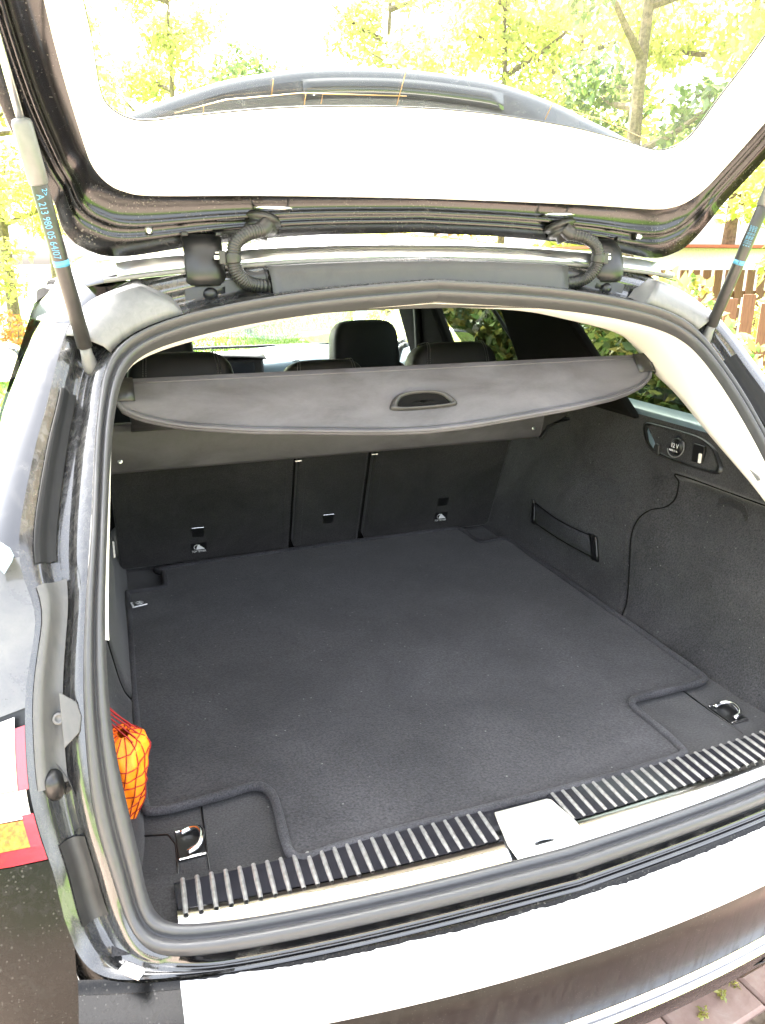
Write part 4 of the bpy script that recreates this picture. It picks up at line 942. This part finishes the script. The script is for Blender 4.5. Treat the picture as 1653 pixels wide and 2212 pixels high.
def leaves(n, pts_fn, size, fold=.25, seed=1, droop=.3, aspect=.5):
    """n folded leaf blades -> verts, faces (numpy)"""
    g = np.random.default_rng(seed); C_ = pts_fn(g, n)
    th = g.uniform(0, 2*np.pi, n); el = g.normal(-droop, .6, n); sz = size*g.uniform(.6, 1.3, n)
    d = np.c_[np.cos(th)*np.cos(el), np.sin(th)*np.cos(el), np.sin(el)]
    s = np.cross(d, g.normal(0, 1, (n, 3))); s /= np.linalg.norm(s, axis=1)[:, None]+1e-9; u = np.cross(s, d)
    Lg = sz[:, None]; w2 = Lg*aspect*.5
    V = np.stack([C_, C_+d*Lg*.45+s*w2+u*Lg*fold*.3, C_+d*Lg, C_+d*Lg*.45-s*w2+u*Lg*fold*.3, C_+d*Lg*.5], 1).reshape(-1, 3)
    k = np.arange(n)[:, None]*5
    F = np.concatenate([k+np.array([0, 1, 4]), k+np.array([1, 2, 4]), k+np.array([0, 4, 3]), k+np.array([4, 2, 3])], 1).reshape(-1, 3)
    return V, F
def npmesh(name, V, F):
    me = bpy.data.meshes.new(name); me.vertices.add(len(V)); me.vertices.foreach_set('co', np.asarray(V, np.float32).ravel())
    nf = len(F); me.loops.add(nf*3); me.polygons.add(nf)
    me.loops.foreach_set('vertex_index', np.asarray(F, np.int32).ravel()); me.polygons.foreach_set('loop_start', np.arange(nf, dtype=np.int32)*3)
    me.update(calc_edges=True); me.validate(); return me
def crown_pts(blobs):
    B = np.array(blobs, float)   # x,y,z,r
    def f(g, n):
        w_ = B[:, 3]**2; i = g.choice(len(B), n, p=w_/w_.sum())
        d = g.normal(0, 1, (n, 3)); d /= np.linalg.norm(d, axis=1)[:, None]
        r = B[i, 3]*(g.uniform(.25, 1, n)**.45)
        return B[i, :3]+d*r[:, None]*np.array([1, 1, .8])
    return f
def tree_meshes(seed, h, crown_h0, crad, nleaf, lsize, limbs=9):
    g = random.Random(seed); V, F = [], []
    trunk = [(0, 0, 0)]; x = y = 0
    for i in range(1, 9):
        x += g.uniform(-.05, .05)*h/8; y += g.uniform(-.05, .05)*h/8; trunk.append((x, y, h*.9*i/8))
    r0 = h*.018
    V, F = tube(cr(trunk, 2), [r0*(1.25 if i == 0 else 1)*(1-.82*i/16) for i in range(17)], 8)
    blobs = []
    for k in range(limbs):
        z = crown_h0+(h*.92-crown_h0)*(k+.3)/limbs; a = k*2.4+g.uniform(-.5, .5); t = np.array(trunk[min(8, int(z/(h*.9)*8))], float); t[2] = z
        prof = math.sin(math.pi*min(1, .18+.8*(z-crown_h0)/(h-crown_h0)))
        ln = crad*prof*g.uniform(.6, 1.05)
        e = t+np.array((math.cos(a)*ln, math.sin(a)*ln, ln*g.uniform(.25, .6))); m_ = lerp(t, e, .5)+np.array((0, 0, -.06*ln))
        V, F = joinVF((V, F), tube(cr([t, m_, e], 3), [r0*.45*(1-.8*i/6) for i in range(7)], 6))
        for j in range(3):
            c = lerp(t, e, g.uniform(.45, 1.1)); blobs.append((*(c+np.array([g.uniform(-.3, .3)*crad*.5 for _ in range(3)])), crad*g.uniform(.16, .36)))
    blobs.append((x, y, h*.93, crad*.3))
    lv, lf = leaves(nleaf, crown_pts(blobs), lsize, seed=seed)
    wood = bpy.data.meshes.new('trunk'); wood.from_pydata([tuple(map(float, v)) for v in V], [], F); wood.update()
    return wood, npmesh('crown', lv, lf)
def plant_tree(ms, loc, rz, sc, mat, label, group='garden trees', name='tree'):
    e = empty(name, loc); e.rotation_euler = (0, 0, rz); e.scale = (sc,)*3
    wd = ms[0]; 
    if not wd.materials: wd.materials.append(M['bark'])
    a = bpy.data.objects.new('trunk', wd); COL.objects.link(a); a.parent = e
    cm_ = ms[1]
    if mat not in [m_.name for m_ in cm_.materials]:
        if len(cm_.materials): cm_ = cm_.copy(); cm_.materials.clear()
        cm_.materials.append(M[mat])
    b_ = bpy.data.objects.new('crown', cm_); COL.objects.link(b_); b_.parent = e
    tag(e, label, 'tree', group); return e
tA = tree_meshes(11, 7.5, 2.0, 2.6, 9000, .17); tB = tree_meshes(23, 9.0, 2.2, 2.3, 9000, .17); tC = tree_meshes(37, 6.0, 1.0, 2.2, 8000, .15)
TR = [  # azimuth from the car's nose, distance, mesh, scale, leaf, label
    (28, 17, tA, 1.0, 'leaf_y', 'yellow leaved tree behind the middle of the rear window'),
    (20, 21, tB, 1.0, 'leaf_y', 'tall yellow tree left of the middle of the rear window'),
    (37, 13, tB, .95, 'leaf_g', 'darker green tree with visible trunk at the right of the rear window'),
    (33, 19, tC, 1.35, 'leaf_y', 'broad pale yellow tree between the two taller ones'),
    (43, 15, tA, 1.05, 'leaf_y', 'yellow tree at the right edge of the rear window'),
    (48, 11, tC, 1.0, 'leaf_y', 'low yellow tree behind the fence at the right edge'),
    (23.5, 14, tC, .5, 'leaf_o', 'small rust brown tree above the middle of the spoiler'),
    (6, 22, tB, .95, 'leaf_y', 'slim yellow tree behind the left part of the rear window'),
    (10, 16, tC, .8, 'leaf_g', 'small green tree low in the left of the rear window'),
    (-5.5, 17, tA, .95, 'leaf_y', 'yellow tree behind the left gas strut'),
    (-8.5, 13, tC, .8, 'leaf_y', 'small bright yellow tree at the left picture edge'),
    (-2.5, 24, tB, .9, 'leaf_y', 'far yellow tree between left strut and tailgate')]
for i, (az, d, ms, sc, mt, lb) in enumerate(TR):
    plant_tree(ms, (-.528+d*math.sin(R(az)), -.8+d*math.cos(R(az)), 0), i*1.3, sc, mt, lb)
# rust flowers far left
def bush(name, loc, blobs, n, size, mat, label, cat, seed, group=None, stems=True, aspect=.5):
    e = empty(name, loc); tag(e, label, cat, group)
    lv, lf = leaves(n, crown_pts(blobs), size, seed=seed, droop=.1, aspect=aspect)
    o = bpy.data.objects.new('foliage', npmesh('foliage', lv, lf)); o.data.materials.append(M[mat]); COL.objects.link(o); o.parent = e
    if stems:
        g = random.Random(seed); V, F = [], []
        for b_ in blobs:
            V, F = joinVF((V, F), tube(cr([(b_[0]*.4, b_[1]*.4, 0), (b_[0]*.7, b_[1]*.7, b_[2]*.6), (b_[0], b_[1], b_[2]+b_[3]*.6)], 3), [.018*(1-.12*i) for i in range(7)], 5))
        mesh('stem', V, F, 'bark', e)
    return e
for i, (az, d, lb) in enumerate(((-6.2, 10.5, 'leftmost clump of rust red flowers at the lawn edge'), (-4.7, 11.5, 'clump of rust red flowers nearest the left gas strut'))):
    g = random.Random(i); bush('flower_clump', (-.528+d*math.sin(R(az)), -.8+d*math.cos(R(az)), 0), [(g.uniform(-.3, .3), g.uniform(-.3, .3), .25+.1*j, .22) for j in range(5)], 500, .07, 'leaf_o', lb, 'flowers', 50+i, 'flower clumps')
# hedge along the right flank of the car: individual shrubs
for i in range(9):
    y = .15+i*.62; x = 1.95+.12*math.sin(i*2.1); g = random.Random(100+i)
    hgt = [.72, .74, .78, 1.0, 1.2, 1.25, 1.3, 1.45, 1.5][i]
    bl = [(g.uniform(-.28, .28), g.uniform(-.36, .36), hgt*(.18+.8*j/15), g.uniform(.2, .3)) for j in range(16)]
    lbs = ['nearest', 'second', 'third', 'fourth', 'fifth', 'sixth', 'seventh', 'eighth', 'farthest']
    bush('hedge_shrub', (x, y, 0), bl, 4200, .075, 'leaf_h' if i < 7 else 'leaf_y', f'{lbs[i]} leafy shrub of the hedge outside the right windows', 'shrub', 200+i, 'hedge shrubs', aspect=.55)
# far low shrubs in front of fence
for i, (x, y, lb) in enumerate(((3.35, 4.0, 'leafy shrub overgrowing the left end of the picket fence'), (5.2, 4.3, 'bright shrub growing over the middle of the picket fence'), (5.0, 2.9, 'low sprawling shrub at the foot of the picket fence'))):
    g = random.Random(300+i); bush('fence_shrub', (x, y, 0), [(g.uniform(-.4, .4), g.uniform(-.3, .3), .3+.07*j, .24) for j in range(10 if i != 2 else 5)], 2200, .09, 'leaf_y', lb, 'shrub', 310+i, 'shrubs at the fence')
# picket fence
fe = empty('picket_fence', (4.9, 3.7, 0)); tag(fe, 'brown wooden picket fence beyond the car, right edge', 'fence')
fd = np.array((.80, -.60, 0)); 
me = bpy.data.meshes.new('picket'); V, F = boxVF((0, 0, .56), (.095, .02, 1.12)); 
V += []; me.from_pydata([tuple(map(float, v)) for v in V], [], F); me.materials.append(M['wood']); me.update()
ang = math.atan2(fd[1], fd[0])
for k in range(-14, 15):
    o = bpy.data.objects.new('picket', me); COL.objects.link(o); o.parent = fe
    o.location = tuple(fd*k*.135+np.array((0, 0, .03*math.sin(k*1.9)))); o.rotation_euler = (0, .012*math.sin(k*3.1), ang); o.scale = (1, 1, 1+.03*math.sin(k*2.3))
for z in (.25, .70):
    V, F = boxVF((0, 0, z), (4.1, .035, .07)); r = mesh('rail', [np.array(Matrix.Rotation(ang, 3, 'Z') @ Vector(v))+np.array((.02, -.03, 0)) for v in V], F, 'wood', fe, smooth=False)
fe2 = empty('back_fence', (7.6, 8.2, 0)); tag(fe2, 'sunlit far fence panel behind the shrubs at right', 'fence')
for k in range(-9, 10):
    o = bpy.data.objects.new('picket', me); COL.objects.link(o); o.parent = fe2; o.location = (k*.20, 0, 0); o.scale = (1.4, 1, 1.15)
for z in (.35, .95): mesh('rail', *boxVF((0, .03, z), (4, .04, .09)), 'wood', fe2, smooth=False)
# pale shed with red roof edge
sh = empty('garden_shed', (9.6, 10.6, 0)); tag(sh, 'white garden shed with red roof edge far behind the fence', 'shed')
box('shed_wall', (0, 0, .8), (4.2, 2.4, 1.6), 'wall_white', sh, bevel=0)
box('shed_roof', (0, 0, 1.63), (4.6, 2.8, .045), 'rooftile', sh, bevel=0)
box('shed_door', (1.5, -1.21, .70), (.75, .03, 1.4), 'wood', sh, bevel=.005)
# weeds in the joints
for i, (x, y) in enumerate(((.425, .012), (.49, .03), (.53, .042))):
    bush('weed', (x, y, .008), [(0, 0, .008, .010)], 22, .012, 'leaf_y', ['small weed tuft in the paving joint, leftmost of three', 'small weed tuft in the paving joint, middle of three', 'small weed tuft in the paving joint, rightmost of three'][i], 'weed', 400+i, 'weeds in the joints', stems=False)
# grass blades on the visible strip of lawn
def gp(g, n):
    return np.c_[g.uniform(-2, 9, n), g.uniform(6, 24, n), np.zeros(n)]
lv, lf = leaves(40000, gp, .11, seed=9, droop=-1.2, aspect=.16)
o = bpy.data.objects.new('lawn_grass', npmesh('lawn_grass', lv, lf)); o.data.materials.append(M['grass']); COL.objects.link(o); tag(o, 'short sunny lawn grass seen through the windscreen', 'grass', kind='stuff')
